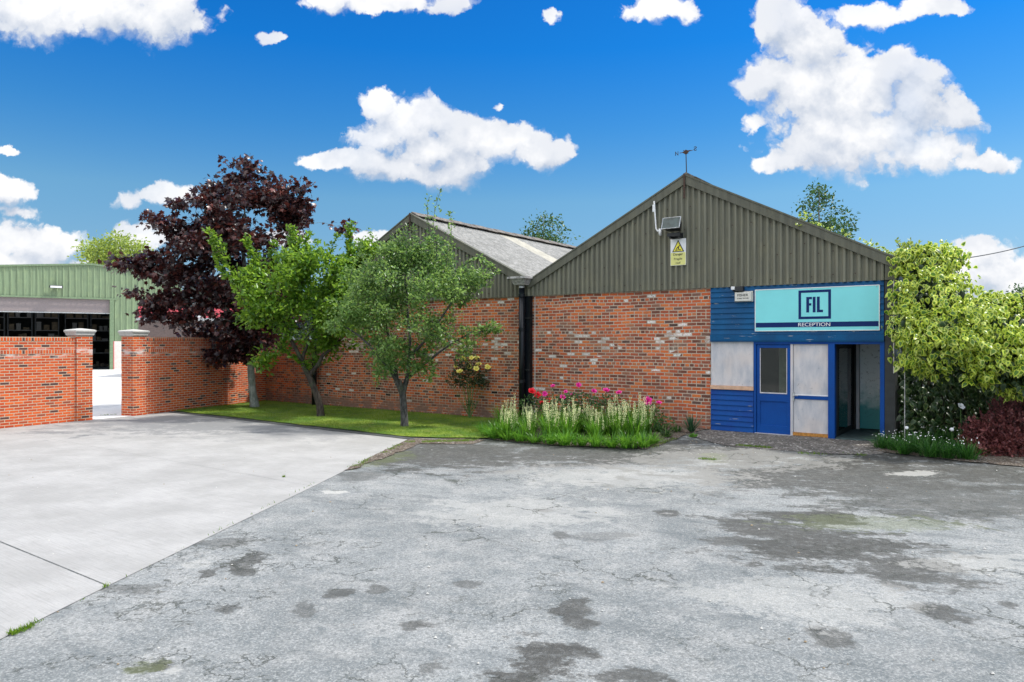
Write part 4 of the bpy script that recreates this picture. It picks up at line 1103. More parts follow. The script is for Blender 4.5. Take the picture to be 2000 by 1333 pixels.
    for t in tips:
        chain = [t]
        while par[chain[-1]] >= 0 and len(chain) < 4 and not fixed[par[chain[-1]]]: chain.append(par[chain[-1]])
        k = int(per * rr.uniform(.45, 1.5))
        for _ in range(k):
            c = nodes[chain[min(len(chain) - 1, int(abs(rr.gauss(0, 1.3))))]]
            o = rs.normal(size=3) * spread * np.array([1, 1, .7])
            pos.append(c + o); tip.append(o / (np.linalg.norm(o) + 1e-6) * .7 + rs.normal(size=3) * .5 + np.array([0, 0, -hang]))
    pos = np.array(pos); tip = np.array(tip)
    if LP: pos = np.vstack([pos, np.array(LP)]); tip = np.vstack([tip, np.array(LT)])
    n = len(pos); nr = unit(n) * flat + np.array([-.1, -.25, .75]); sz = lsize * rs.uniform(.6, 1.25, n)
    pos = pos - np.array(base)
    me = leaves('crown', pos, nr, tip, sz, tmpl, leaf); link('crown', me, root)
    return root

def tree_at(name, label, cat, px, py, Z=None, group=None):
    if Z is None: X, Z = G(px, py)
    else: X = (px - CX) / F * Z
    return thing(name, label, cat, (X, Z, 0), 0, group), Z

# purple maple
T, Z = tree_at('maple_tree', 'tall purple leaved maple with smooth pale grey trunk beside the gateway wall', 'tree', 498, 797)
grow_tree(T, [[(498,797,0,.17),(494,770,0,.125),(490,720,0,.115),(486,680,0,.11),(484,640,0,.10),(482,590,.1,.09),(478,540,.1,.075),(475,470,.1,.05),(478,400,0,.025)],
              [(484,640,0,.10),(440,600,-.4,.05),(370,560,-.6,.035),(300,530,-.5,.02)],
              [(482,590,.1,.09),(530,540,-.5,.05),(560,470,-.5,.03),(580,420,0,.02)],
              [(478,540,.1,.075),(420,470,.4,.04),(400,410,.4,.02)],
              [(484,640,0,.10),(520,610,.9,.05),(560,590,1.2,.03)],
              [(490,720,0,.115),(484,706,-.1,.03),(480,700,-.15,.018)]],
          [(470,372,66,42,0,1.3),(490,326,26,15,0,.5),(452,322,14,12,0,.4),(405,405,42,36,0,1.1),(525,385,42,40,0,1.1),(585,362,12,10,0,.3),(480,450,110,52,0,1.7),(410,480,84,44,0,1.6),(565,425,34,44,0,1.0),(592,405,16,12,0,.3),(640,468,26,8,0,.3),(680,450,12,6,0,.25),
           (300,432,30,11,0,.5),(345,448,36,14,0,.6),(310,490,42,18,0,.7),(222,510,22,6,0,.3),(262,520,40,12,0,.5),(330,528,70,20,0,1.0),(258,572,24,7,0,.4),(312,585,44,16,-.1,.8),(298,615,26,8,-.2,.5),(345,622,34,14,-.2,.7),(420,570,100,46,0,1.9),(500,560,90,66,0,1.9),(550,600,50,50,.3,1.4),(440,640,62,30,-.2,1.4),(505,655,62,30,0,1.3),
           (392,655,40,14,-.3,.7),(425,692,22,13,-.3,.4),(465,690,34,14,-.2,.6),(362,360,10,12,0,.3),(360,392,24,15,0,.5),(552,345,12,9,0,.3)],
          Z, 860, [M['leaf_maple']], .165, 25, MAPLE, M['bark_grey'], 3, spread=.15, hang=.25, gap=.45, shell=.1, flat=.75)
# plum tree with upright shoots
T, Z = tree_at('plum_tree', 'green fruit tree with forked leaning trunk and upright leafy shoots, middle of the lawn', 'tree', 625, 815)
grow_tree(T, [[(627,815,0,.13),(625,795,0,.105),(618,770,0,.10),(608,745,0,.095),(603,735,0,.085),(590,705,-.1,.06),(572,670,-.2,.055),(550,640,-.3,.05),(525,620,-.4,.04),(490,605,-.5,.03),(465,570,-.6,.02)],
              [(603,735,0,.085),(622,712,.1,.06),(630,695,.1,.055),(650,680,.2,.04),(680,650,.2,.03)],
              [(550,640,-.3,.05),(575,600,-.1,.03),(590,550,0,.02)],
              [(590,705,-.1,.06),(605,650,.2,.03),(640,590,.3,.02)],
              [(525,620,-.4,.04),(520,580,-.4,.02),(500,540,-.4,.015)]],
          [(520,570,70,45,-.3,1.1),(585,545,75,60,0,1.3),(620,600,95,70,0,1.5),(665,560,70,75,.2,1.3),(480,555,40,36,-.4,.7),(660,640,70,52,.2,1.2),(575,510,50,40,0,.9),(640,510,50,32,0,.8),(530,620,60,32,-.3,.9),(620,680,60,30,.2,.8),(700,510,40,50,.1,.8),(545,690,35,18,-.3,.5),(510,705,22,10,-.3,.3)],
          Z, 520, [M['leaf_plum']], .132, 33, OVAL, M['bark_brown'], 5,
          shoots=[[(465,560,-.6),(445,520,-.6),(432,480,-.6),(405,448,-.6)],[(440,540,-.6),(425,510,-.6),(415,470,-.6)],[(500,540,-.4),(492,500,-.4),(483,462,-.4)],[(510,545,-.4),(500,500,-.4),(476,470,-.4)],[(580,500,0),(568,470,0),(566,440,0)],[(585,500,0),(580,470,0),(572,445,0)],
                  [(600,500,0),(596,470,0),(605,455,0)],[(640,500,0),(655,470,0),(662,455,0),.6],[(680,500,0),(683,465,0),(688,434,0)],[(690,510,0),(682,470,0),(680,455,0),.7],[(560,650,-.3),(545,690,-.4),(525,700,-.4),(512,703,-.4)],[(600,715,-.1),(575,700,-.2),(545,675,-.3)],[(640,510,0),(620,480,0),(615,470,0),.8],[(540,540,0),(530,500,0),(538,470,0),.8]],
          spread=.125, gap=.46, shell=.1, flat=.8, shoot_per=130)
# apple tree
T, Z = tree_at('apple_tree', 'wide green apple tree with short dark trunk on the lawn before the left gable', 'tree', 789, 835)
grow_tree(T, [[(790,835,0,.115),(790,820,0,.10),(788,790,0,.095),(786,768,0,.09),(775,745,0,.06),(760,720,-.2,.045),(735,690,-.4,.035),(700,655,-.5,.025),(660,630,-.5,.015)],
              [(786,768,0,.09),(795,740,.1,.06),(800,700,.1,.045),(800,650,.1,.035),(795,590,.1,.025),(792,520,.1,.012)],
              [(795,740,.1,.06),(830,710,.2,.04),(870,680,.1,.03),(920,650,0,.02),(960,645,0,.01)],
              [(775,745,0,.06),(765,690,.4,.04),(750,620,.4,.03),(735,560,.4,.015)],
              [(800,700,.1,.045),(850,640,-.3,.03),(890,580,-.3,.02),(930,535,-.2,.01)],
              [(786,768,0,.09),(782,745,-.2,.035),(768,735,-.4,.02)]],
          [(790,560,90,66,0,1.4),(720,590,75,62,0,1.2),(860,580,75,60,0,1.2),(800,640,120,52,0,1.5),(900,620,58,42,0,.9),(745,510,48,42,0,.8),(850,500,50,36,0,.8),(740,705,24,40,-.5,.4),(835,715,42,26,-.3,.5),(955,645,28,10,0,.3),(925,535,38,28,-.1,.6),(670,640,42,34,-.4,.6),(900,510,30,26,0,.5),(790,690,80,28,-.2,.9),(690,560,40,50,0,.7),(790,490,40,34,0,.6),(905,680,26,18,0,.4)],
          Z, 690, [M['leaf_apple']], .088, 33, OVAL, M['bark_dark'], 9,
          shoots=[[(850,520,0),(846,450,0),(849,410,0),(860,372,0),.35],[(840,500,0),(836,430,0),(834,400,0),(838,384,0),.35],[(880,520,0),(882,460,0),(880,415,0),.5],[(790,510,0),(786,470,0),(792,440,0),.6],[(755,500,0),(735,470,0),(716,448,0),.5],[(905,520,0),(935,500,0),(972,530,0),.8],[(900,600,0),(930,560,0),(968,532,0),.8],
                  [(900,640,0),(940,642,0),(975,650,0),.8],[(715,520,0),(700,490,0),(706,470,0),.7],[(820,500,0),(810,460,0),(806,440,0),.7],[(870,500,0),(858,470,0),.7],[(740,660,-.4),(738,700,-.5),(735,755,-.5),1],[(800,660,-.3),(800,700,-.4),(803,720,-.4),.2],[(830,690,-.3),(850,720,-.3),(838,745,-.3),1]],
          spread=.11, gap=.47, shell=.1, flat=.85, tipr=.005, shoot_per=130)
# pruned pale stubs hanging in the apple tree are part of its shoots

# background trees
def bg_tree(name, label, px, Z, top, blobs, npts, leaf, lsize, per, seed, group=None, spread=.5, gap=.45):
    T, _ = tree_at(name, label, 'tree', px, 0, Z, group)
    limb = [(px, HY + F * H / Z, 0, .16), (px, (top + 668) / 2, 0, .09), (px, top + (668 - top) * .25, 0, .05), (px, top + 6, 0, .02)]
    grow_tree(T, [limb], blobs, Z, npts, [leaf], lsize, per, OVAL, M['bark_grey'], seed, spread=spread, gap=gap, shell=.1, flat=.9)
bg_tree('birch_tree', 'slender green birch top rising behind the right roof slope', 1600, 38, 358, [(1600,385,22,24,0,1),(1590,430,42,34,0,1.2),(1635,445,38,30,0,1.2),(1600,480,60,40,0,1.6),(1570,400,20,8,0,.4),(1640,410,12,8,0,.3)], 190, M['leaf_birch'], .17, 14, 21, spread=.22, gap=.42)
bg_tree('birch_tree', 'small airy green tree top rising behind the left grey roof', 1062, 46, 418, [(1065,450,36,28,0,1.2),(1040,465,30,20,0,1),(1085,470,36,18,0,1),(1060,490,60,30,0,1.5),(1060,428,14,10,0,.4)], 150, M['leaf_birch'], .19, 13, 22, spread=.28, gap=.42)
bg_tree('holly_tree', 'dark evergreen tree behind the old wall, seen between the purple and green trees', 600, 34, 572, [(575,625,45,36,0,1.2),(630,612,50,40,0,1.2),(690,618,50,40,0,1.2),(600,650,80,30,0,1.5)], 240, M['leaf_dark'], .15, 26, 27, spread=.26, gap=.3)
bg_tree('lime_tree', 'bright yellow green tree top above the green shed roof', 215, 84, 466, [(190,492,30,24,0,2),(235,482,28,22,0,2),(270,490,20,12,0,1.5),(220,515,60,24,0,3)], 260, M['leaf_lime'], .36, 18, 23, spread=.6, gap=.42)
bg_tree('ash_tree', 'dark green tree top just above the variegated climber', 1858, 30, 532, [(1856,550,20,18,0,.6),(1850,580,30,24,0,.8)], 90, M['leaf_birch'], .13, 18, 24, spread=.22)
bg_tree('ash_tree', 'small green tree top at the right edge above the climber', 1992, 40, 560, [(1992,578,18,14,0,.8),(2010,600,40,24,0,1)], 70, M['leaf_birch'], .15, 18, 25, spread=.25)

# ------------------------------------------------------------------ variegated climber
def climber():
    T = thing('climbing_ivy', 'large variegated yellow green climber spilling from the roof corner over the shrub bed', 'climber', W(4.6, -.2), 0)
    base = np.array(T.location)
    # blobs: px, py, Z, rx(m), ry(m), rz(m)
    B = [(1800,520,14.6,.55,.5,.30),(1840,505,15.0,.45,.5,.28),(1775,510,14.9,.35,.5,.25),(1820,580,14.3,.70,.6,.55),(1790,650,14.1,.45,.5,.5),(1860,640,13.9,.8,.7,.5),(1930,650,13.7,.9,.8,.55),(2010,660,13.6,.9,.9,.6),
         (1850,690,13.8,.7,.6,.35),(1960,700,13.5,.9,.7,.40),(2080,650,13.6,1.0,1.0,.75),(1990,610,14.0,.8,.8,.28),(1900,610,14.1,.7,.7,.22),(2180,640,13.6,1.3,1.0,.9),(1940,740,13.5,.35,.35,.22),(1815,715,13.9,.28,.3,.2),(1760,640,14.0,.16,.3,.4),(1765,590,14.2,.14,.3,.3),(2040,720,13.4,.7,.5,.35),(1757,500,14.75,.22,.3,.10),(1800,492,14.6,.5,.3,.12),(1890,735,13.6,.3,.3,.16),(1985,752,13.4,.3,.3,.2),(1775,690,13.95,.18,.2,.22),(1850,735,13.8,.16,.2,.14),(1950,600,14.0,.5,.4,.16),(2000,590,13.9,.5,.4,.14)]
    P = []; N = []
    for (x, y, Z, rx, ry, rz) in B:
        c = PX(x, y, Z); area = (rx * rz + ry * rz + rx * ry); n = int(900 * area)
        u = unit(n); sh = rng.uniform(.74, 1.06, n) + np.where(rng.random(n) < .10, rng.uniform(0, .22, n), 0)
        bumpy = 1 + .14 * np.sin(u[:, 0] * 7 + x) * np.sin(u[:, 2] * 9 + y)
        pp = np.array(c) + u * np.array([rx, ry, rz]) * (sh * bumpy)[:, None]
        nz = np.array([mnoise.noise(Vector(p_) * 2.3) for p_ in pp]); pp = pp + u * nz[:, None] * .30
        keep = (u[:, 1] < .55) & (nz > -.38)
        P.append(pp[keep]); N.append(u[keep])
    P = np.vstack(P); N = np.vstack(N)
    n = len(P); nr = N * np.array([.7, .9, .5]) + np.array([0, -.35, .45]) + unit(n) * .85
    tip = np.array([0, -.25, -.75]) + unit(n) * .62
    tip[:, 2] = np.where(N[:, 2] > .6, tip[:, 2] + .9 * rng.uniform(0, 1, n), tip[:, 2])
    sz = rng.uniform(.075, .16, n)
    sel = rng.random(n) < .6
    link('foliage', leaves('foliage', (P - base)[sel], nr[sel], tip[sel], sz[sel], HEART, [M['leaf_ivy'], M['leaf_ivyrim']]), T)
    link('foliage', leaves('foliage', (P - base)[~sel], nr[~sel], tip[~sel], sz[~sel], HEART2, [M['leaf_ivy'], M['leaf_ivyrim']]), T)
    # inner mass and lower curtain, shade painted into the leaf colours
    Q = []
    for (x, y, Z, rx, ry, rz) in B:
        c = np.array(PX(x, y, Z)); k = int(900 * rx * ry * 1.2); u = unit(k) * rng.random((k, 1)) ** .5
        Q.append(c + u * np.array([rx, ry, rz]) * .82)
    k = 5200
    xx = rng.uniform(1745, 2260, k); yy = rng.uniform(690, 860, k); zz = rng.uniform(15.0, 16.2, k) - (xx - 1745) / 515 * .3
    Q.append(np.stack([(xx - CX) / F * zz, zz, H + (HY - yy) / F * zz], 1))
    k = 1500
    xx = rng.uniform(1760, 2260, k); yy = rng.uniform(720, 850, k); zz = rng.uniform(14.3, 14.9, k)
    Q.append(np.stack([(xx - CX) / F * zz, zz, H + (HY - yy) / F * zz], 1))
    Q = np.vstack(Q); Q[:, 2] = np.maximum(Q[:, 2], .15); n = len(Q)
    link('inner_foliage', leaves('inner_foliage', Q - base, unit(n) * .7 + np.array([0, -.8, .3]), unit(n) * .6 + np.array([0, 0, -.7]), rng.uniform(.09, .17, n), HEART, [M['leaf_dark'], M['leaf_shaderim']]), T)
    # creeping along the verge
    k = 90; t = rng.uniform(1.9, 4.1, k) ** 1.0; t = np.where(rng.random(k) < .6, rng.uniform(3.3, 4.15, k), t)
    ps = []
    for a in t:
        w = W(a, rng.uniform(-.12, .3)); ps.append((w.x, w.y, ZE + (ZA - ZE) * (3.95 - a) / 4.55 + .06 + rng.uniform(0, .10) + (.1 if 2.0 < a < 2.2 else 0)))
    for _ in range(16):
        w = W(rng.uniform(2.0, 2.3), rng.uniform(-.2, .1)); ps.append((w.x, w.y, ZE + (ZA - ZE) * (3.95 - 2.1) / 4.55 + rng.uniform(-.08, .2)))
    ps = np.array(ps); n = len(ps)
    link('foliage', leaves('foliage', ps - base, unit(n) * .6 + np.array([0, -.5, .6]), unit(n) * .8 + np.array([-.4, -.2, .0]), rng.uniform(.05, .12, n), HEART, [M['leaf_ivy'], M['leaf_ivyrim']]), T)
    # upright wispy tips above the corner
    tipm = MB(); lp = []; lt = []
    for _ in range(34):
        x = rnd.uniform(1755, 1850); a = PX(x, rnd.uniform(488, 505), rnd.uniform(14.5, 15.2)); b = a + Vector((rnd.uniform(-.12, .15), rnd.uniform(-.1, .1), rnd.uniform(.08, .26)))
        tipm.tube([a - Vector(base), b - Vector(base)], [.005, .003], 4)
        for i in range(6): lp.append(a.lerp(b, rnd.random())); lt.append(Vector((rnd.gauss(0, .6), rnd.gauss(0, .5), .6)))
    n = len(lp); link('foliage', leaves('foliage', np.array(lp) - base, unit(n), np.array(lt), rng.uniform(.05, .10, n), OVAL, [M['leaf_lime']]), T)
    for (a, b, r) in (((1872, 850, 15.2), (1880, 760, 15.0), .035), ((1790, 850, 15.4), (1800, 700, 15.1), .025), ((1842, 850, 15.0), (1836, 740, 14.8), .018), ((1990, 860, 14.6), (1975, 740, 14.4), .03)):
        p0 = PX(*a); p1 = PX(*b); p0.z = .05; mid = p0.lerp(p1, .5) + Vector((.06, 0, 0)); top = p1 + Vector((.1, -.1, .7))
        tipm.tube([q - Vector(base) for q in (p0, mid, p1, top)], [r, r * .8, r * .7, r * .4], 7)
    tipm.build('stem', M['bark_brown'], T)
climber()
FB = thing('boundary_fence', 'dark wooden boundary fence hidden behind the climber', 'fence', (W(4.3, 1.6).x, W(4.3, 1.6).y, 0), R(-4))
q = MB()
for i in range(60): q.box(i * .15, i * .15 + .14, 0, .02, .1, 1.9 + (.0 if i % 2 else .01))
q.build('boards', M['wood'], FB)
q = MB(); q.box(0, 9, .021, .07, .4, .48); q.box(0, 9, .021, .07, 1.5, 1.58); q.build('rail', M['wood'], FB)
# overhead cable, thin stake
CB = MB(); a = PX(1765, 519, 14.9); b = PX(2150, 425, 21); pts = []
for i in range(25):
    t = i / 24; p_ = a.lerp(b, t); p_.z -= .32 * math.sin(PI * t) * .8; pts.append(p_)
tag(CB.tube(pts, .013, 6).build('overhead_cable', M['ink']), 'thin black overhead cable running from the roof corner to the right', 'cable')
st = PX(1767, 730, 14.1); stg = PX(1769, 838, 14.1)
STK = MB().tube([(st.x, st.y, .1), (st.x, st.y, st.z + .3)], .008, 6)
tag(STK.build('garden_stake', M['lead']), 'thin grey metal stake standing under the climber', 'stake')

# ------------------------------------------------------------------ shrubs and flowers
def ribbon_leaves(name, n, h, spread, width, mat, parent, seed, lean=.5, droop=.35, seg=4):
    rs = np.random.default_rng(seed); V = []; Fc = []
    for _ in range(n):
        a = rs.uniform(0, 2 * PI); r = rs.uniform(0, spread) * .7; x0, y0 = r * math.cos(a), r * math.sin(a)
        a2 = a + rs.normal() * .6; L = h * rs.uniform(.6, 1.15); ln = lean * rs.uniform(.1, 1.0); w = width * rs.uniform(.7, 1.2)
        dx, dy = math.cos(a2), math.sin(a2); px_, py_ = -dy, dx; b0 = len(V)
        tw = rs.uniform(-.8, .8); wx = px_ * math.cos(tw) + dx * math.sin(tw); wy = py_ * math.cos(tw) + dy * math.sin(tw)
        for k in range(seg + 1):
            t = k / seg; rad_ = L * (ln * t + droop * ln * t ** 3); z = L * (t - droop * ln * 1.2 * t ** 3) * (1 - .25 * ln)
            ww = w * (1 - t ** 2.2) + .0008
            V.append((x0 + dx * rad_ - wx * ww, y0 + dy * rad_ - wy * ww, z)); V.append((x0 + dx * rad_ + wx * ww, y0 + dy * rad_ + wy * ww, z))
        for k in range(seg): Fc.append((b0 + 2 * k, b0 + 2 * k + 1, b0 + 2 * k + 3, b0 + 2 * k + 2))
    me = bpy.data.meshes.new(name); me.from_pydata(V, [], Fc); me.materials.append(mat); return link(name, me, parent)
def copy_tree(o, parent=None):
    c = o.copy(); C.objects.link(c); c.parent = parent
    for ch in list(o.children):
        copy_tree(ch, c)
    return c
CL_LABEL = 'tuft of strap leaves with upright cream flower spikes in the bed by the brick wall'
def spike_mesh(h, seed):
    r = random.Random(seed); mb = MB(); bend = (r.gauss(0, .05), r.gauss(0, .05))
    pt = lambda t: Vector((bend[0] * t * t, bend[1] * t * t, h * t))
    mb.tube([pt(0), pt(.35), pt(.7), pt(1)], [.005, .005, .004, .002], 4)
    mb.cur = 1
    t = .38
    while t < .99:
        p = pt(t); k = 2; s_ = .0140 * (1.0 - .55 * max(0, t - .6))
        a0 = r.uniform(0, 6)
        for i in range(k):
            a = a0 + 2 * PI * i / k + r.gauss(0, .2); d = Vector((math.cos(a), math.sin(a), .25)); sd = Vector((-math.sin(a), math.cos(a), 0)); c = p + d * .016
            mb.add([p + d * .006, c + sd * s_ * .8, c + d * s_ + Vector((0, 0, s_ * .5)), c - sd * s_ * .8, c + Vector((0, 0, s_ * 1.2))], [(0, 1, 4), (1, 2, 4), (2, 3, 4), (3, 0, 4)])
        t += rnd.uniform(.02, .052)
    return mb
protos = []
for v in range(4):
    T = thing('flowering_clump', CL_LABEL, 'flowers', (0, 0, 0), 0, 'cream flowered clumps in the brick wall bed')
    ribbon_leaves('strap_leaves', 120, .68, .24, .011, M['blade'], T, 40 + v, lean=.45, droop=.5)
    rr = random.Random(60 + v)
    for k in range(6 + v % 2):
        o = spike_mesh(rr.uniform(.58, .86), 70 + v * 10 + k).build('flower_spike', [M['stem'], M['cream']], T)
        o.location = (rr.uniform(-.18, .18), rr.uniform(-.15, .15), 0); o.rotation_euler = (rr.gauss(0, .09), rr.gauss(0, .09), rr.uniform(0, 6))
    protos.append(T)
ORD = ['first', 'second', 'third', 'fourth', 'fifth', 'sixth', 'seventh', 'eighth', 'ninth', 'tenth', 'eleventh', 'twelfth', 'thirteenth', 'fourteenth', 'fifteenth', 'sixteenth', 'seventeenth', 'eighteenth', 'nineteenth', 'twentieth']
def rank(v, lst): return ORD[sorted(lst).index(v)]
spots = []
rr = random.Random(5)
for row, (yb, n) in enumerate(((858, 7), (851, 8), (843, 6))):
    for i in range(n):
        px = 985 + (1265 - 985) * (i + .5 * (row % 2)) / (n - .5) + rr.uniform(-8, 8) - row * 2
        py = yb + (px - 1000) / 265 * 12 + rr.uniform(-2, 2); spots.append((px, py, row))
for i, (px, py, row) in enumerate(spots):
    o = protos[i] if i < 4 else copy_tree(protos[i % 4])
    X, Y = G(px, py); o.location = (X, Y, gh(X, Y) + .04); o.rotation_euler = (0, 0, rr.uniform(0, 6)); s_ = rr.uniform(.85, 1.12); o.scale = (s_, s_, s_)
    o['label'] = 'clump with cream flower spikes, %s row of the bed, %s from the lawn end' % (('front', 'middle', 'back')[row], rank(px, [q_[0] for q_ in spots if q_[2] == row]))
# leafy tufts without flowers
tp = thing('leaf_tuft', 'low tuft of bright green arching leaves edging the flower bed', 'plant', (0, 0, 0), 0, 'low green tufts along the bed edge')
ribbon_leaves('leaves', 120, .42, .26, .011, M['blade'], tp, 91, lean=.95, droop=.6)
tl = [(950,853),(968,858),(992,861),(1018,864),(1045,867),(1075,870),(1105,872),(1135,874),(1165,876),(1195,878),(1225,880),(1255,880),(1272,876),(975,846),(1000,850),(945,846)]
for i, (px, py) in enumerate(tl):
    o = tp if i == 0 else copy_tree(tp); X, Y = G(px, py); o.location = (X, Y, gh(X, Y) + .03); o.rotation_euler = (0, 0, rr.uniform(0, 6)); s_ = rr.uniform(.75, 1.1) * (1 if px < 1260 and px > 960 else .75); o.scale = (s_, s_, s_)
    o['label'] = 'low bright green leafy tuft edging the flower bed, %s from the lawn end' % rank((px, py), tl)
# spiky plant, small ones by the bed's right end
X, Y = G(1350, 856, .05)
T = thing('spiky_plant', 'dark green spiky rosette at the right end of the flower bed', 'plant', (X, Y, gh(X, Y) + .04)); ribbon_leaves('leaves', 46, .42, .05, .017, leaf_mat('yucca', (.02,.07,.03), (.04,.12,.045), (.09,.18,.07), .15, .4), T, 95, lean=.85, droop=.1)
for i, (px, py, s_, lab) in enumerate(((1300, 866, .6, 'small grey green tuft left of the spiky plant'), (1322, 858, .55, 'small drooping tuft just left of the spiky plant'), (1288, 856, .8, 'feathery dark tuft beside the last flower spikes'), (1352, 868, .25, 'tiny bright weed in front of the spiky plant'))):
    X, Y = G(px, py); T = thing('small_plant', lab, 'plant', (X, Y, gh(X, Y) + .03)); ribbon_leaves('leaves', 60, .4 * s_, .14, .009, M['leaf_rose'] if i != 3 else M['blade'], T, 100 + i, lean=1.0, droop=.5)
# roses
def bloom(r, seed):
    mb = MB(); rr = random.Random(seed)
    for ring, (n, rad_, tilt) in enumerate(((5, r, .35), (5, r * .75, .8), (4, r * .45, 1.2))):
        for i in range(n):
            a = 2 * PI * i / n + ring * .6 + rr.uniform(-.15, .15); d = Vector((math.cos(a) * math.cos(tilt), math.sin(a) * math.cos(tilt), math.sin(tilt))); sd = Vector((-math.sin(a), math.cos(a), 0)); up = Vector((0, 0, 1))
            b = d * rad_
            mb.add([(0, 0, 0), tuple(b * .55 + sd * rad_ * .52), tuple(b + sd * rad_ * .3 + up * rad_ * .1), tuple(b * 1.06 + up * rad_ * .02), tuple(b - sd * rad_ * .3 + up * rad_ * .1), tuple(b * .55 - sd * rad_ * .52)], [(0, 1, 2, 3), (0, 3, 4, 5)])
    return mb
def rose_bush(label, px, Z, blooms, mat, leafblobs, seed, lm='leaf_rose', name='rose_bush'):
    X = (px - CX) / F * Z; z0 = gh(X, Z) + .04; T = thing(name, label, 'rose bush' if name == 'rose_bush' else 'climber', (X, Z, z0)); base = Vector((X, Z, z0)); rr = random.Random(seed); mb = MB(); lp = []; lt = []
    for (bx_, by_, r) in blooms:
        p = PX(bx_, by_, Z + rr.uniform(-.25, .15)) - base; mid = Vector((p.x * .45 + rr.uniform(-.05, .05), p.y * .5, p.z * .5))
        mb.tube([(rr.uniform(-.05, .05), rr.uniform(-.05, .05), -.02), mid, p], [.009, .006, .004], 5)
        o = bloom(r * 1.3, rr.random()).build('bloom', mat, T); o.location = p; o.rotation_euler = (R(rr.uniform(25, 70)), rr.uniform(-.3, .3), 0)
        for _ in range(14):
            t = rr.uniform(.35, .93); q = mid.lerp(p, t) if t > .5 else Vector((0, 0, 0)).lerp(mid, t * 1.2); lp.append(q + Vector((rr.gauss(0, .06), rr.gauss(0, .06), rr.gauss(0, .05)))); lt.append(Vector((rr.gauss(0, 1), rr.gauss(0, 1), rr.gauss(-.1, .4))))
    for (bx_, by_, rx, ry, n) in leafblobs:
        for _ in range(n):
            a = rr.uniform(0, 6.28); k = math.sqrt(rr.random()); q = PX(bx_ + rx * k * math.cos(a), by_ + ry * k * math.sin(a), Z + rr.uniform(-.22, .22)) - base
            lp.append(q); lt.append(Vector((rr.gauss(0, 1), rr.gauss(0, 1), rr.gauss(-.2, .5))))
        for _ in range(4): mb.tube([(0, 0, 0), PX(bx_ + rr.uniform(-rx, rx) * .7, by_ + rr.uniform(-ry, ry) * .7, Z) - base], [.007, .003], 4)
    mb.build('stem', M['stem'], T); n = len(lp)
    link('leaves', leaves('leaves', np.array(lp), unit(n) * .6 + np.array([0, -.3, .7]), np.array(lt), np.random.default_rng(seed).uniform(.045, .085, n), OVAL, [M[lm]]), T)
rose_bush('red flowered rose beside the black downpipe', 1046, 18.3, [(1039,765,.075),(1050,773,.075),(1071,783,.055),(1058,787,.045)], M['redp'], [(1040,790,24,22,260),(1066,795,24,16,200)], 1)
rose_bush('leafy pink rose right of the red rose, in the middle of the bed', 1122, 17.8, [(1130,753,.055),(1118,772,.045),(1105,766,.04),(1119,801,.06),(1099,777,.06)], M['pink'], [(1132,790,34,24,420),(1105,788,26,22,240),(1150,800,16,14,60)], 2)
rose_bush('thin pink rose with two blooms between the red rose and the leafy pink rose', 1078, 18.0, [(1080,755,.05),(1064,770,.055)], M['pink'], [(1078,788,16,20,70)], 3)
rose_bush('sparse pink rose with three blooms against the bare bricks', 1184, 17.6, [(1160,765,.055),(1184,764,.07),(1209,768,.06)], M['pink'], [(1185,788,18,16,130),(1162,795,16,14,90),(1214,790,18,12,80)], 4)
rose_bush('rightmost pink rose leaning over the cream flower spikes', 1268, 17.0, [(1265,784,.085),(1287,788,.055)], M['pink'], [(1270,812,28,24,260),(1292,830,30,18,240)], 5)
rose_bush('yellow flowered climber on the brick wall behind the apple tree', 918, 20.9, [(903,700,.07),(909,704,.06),(921,700,.06),(931,701,.075),(935,713,.075),(930,721,.07),(953,718,.08),(917,717,.065),(898,727,.08),(913,691,.05),(890,716,.05)], M['yellowp'], [(915,735,32,24,700),(912,705,26,22,330),(938,748,18,10,160),(890,740,20,16,180)], 6, 'leaf_dark', 'climbing_rose')
# right hand bed
def shrub(label, name, blobs, mat, base_px, n_per, size, tmpl, seed, twig='bark_brown'):
    px, py, Z = base_px; X = (px - CX) / F * Z; z0 = gh(X, Z); T = thing(name, label, 'shrub', (X, Z, z0)); base = np.array([X, Z, z0]); rs = np.random.default_rng(seed); P = []; mb = MB(); rr = random.Random(seed)
    tw = []
    for (bx_, by_, Zb, rx, ry, rz) in blobs:
        c = np.array(PX(bx_, by_, Zb)); k = int(n_per * rx * rz * 8)
        for _ in range(k):
            u = rs.normal(size=3); u /= np.linalg.norm(u); tipp = c + u * np.array([rx, ry, rz]) * rs.uniform(.55, 1.12)
            if tipp[2] < z0 + .03: continue
            d = tipp - (base + np.array([0, 0, .1])); d /= np.linalg.norm(d); d = d + np.array([0, -.1, .35]); Ln = rs.uniform(.12, .25)
            mb.tube([Vector(tipp - d * Ln - base), Vector(tipp - base)], [.004, .002], 3, cap=False)
            for j in range(13): P.append((tipp - d * Ln * rs.random() + rs.normal(size=3) * .018, d * .6 + rs.normal(size=3) * .6))
    for _ in range(10):
        b = blobs[rr.randrange(len(blobs))]; mb.tube([(0, 0, -.03), PX(b[0], b[1], b[2]) - Vector(base)], [.02, .008], 5)
    mb.build('branches', M[twig], T); pos = np.array([p[0] for p in P]) - base; tip = np.array([p[1] for p in P]); n = len(pos)
    link('foliage', leaves('foliage', pos, unit(n), tip, rs.uniform(.6, 1.3, n) * size, tmpl, [mat]), T)
shrub('dark purple red barberry bush at the right edge in front of the climber', 'barberry_bush', [(1950,840,13.7,.55,.5,.42),(1910,850,13.6,.35,.35,.32),(2010,830,13.7,.55,.5,.55),(1985,878,13.3,.7,.4,.30),(1930,885,13.3,.4,.3,.2),(2070,850,13.6,.5,.5,.5),(1975,800,13.8,.35,.35,.32)], M['leaf_berb'], (1965, 900, 13.7), 110, .062, OVAL, 31)
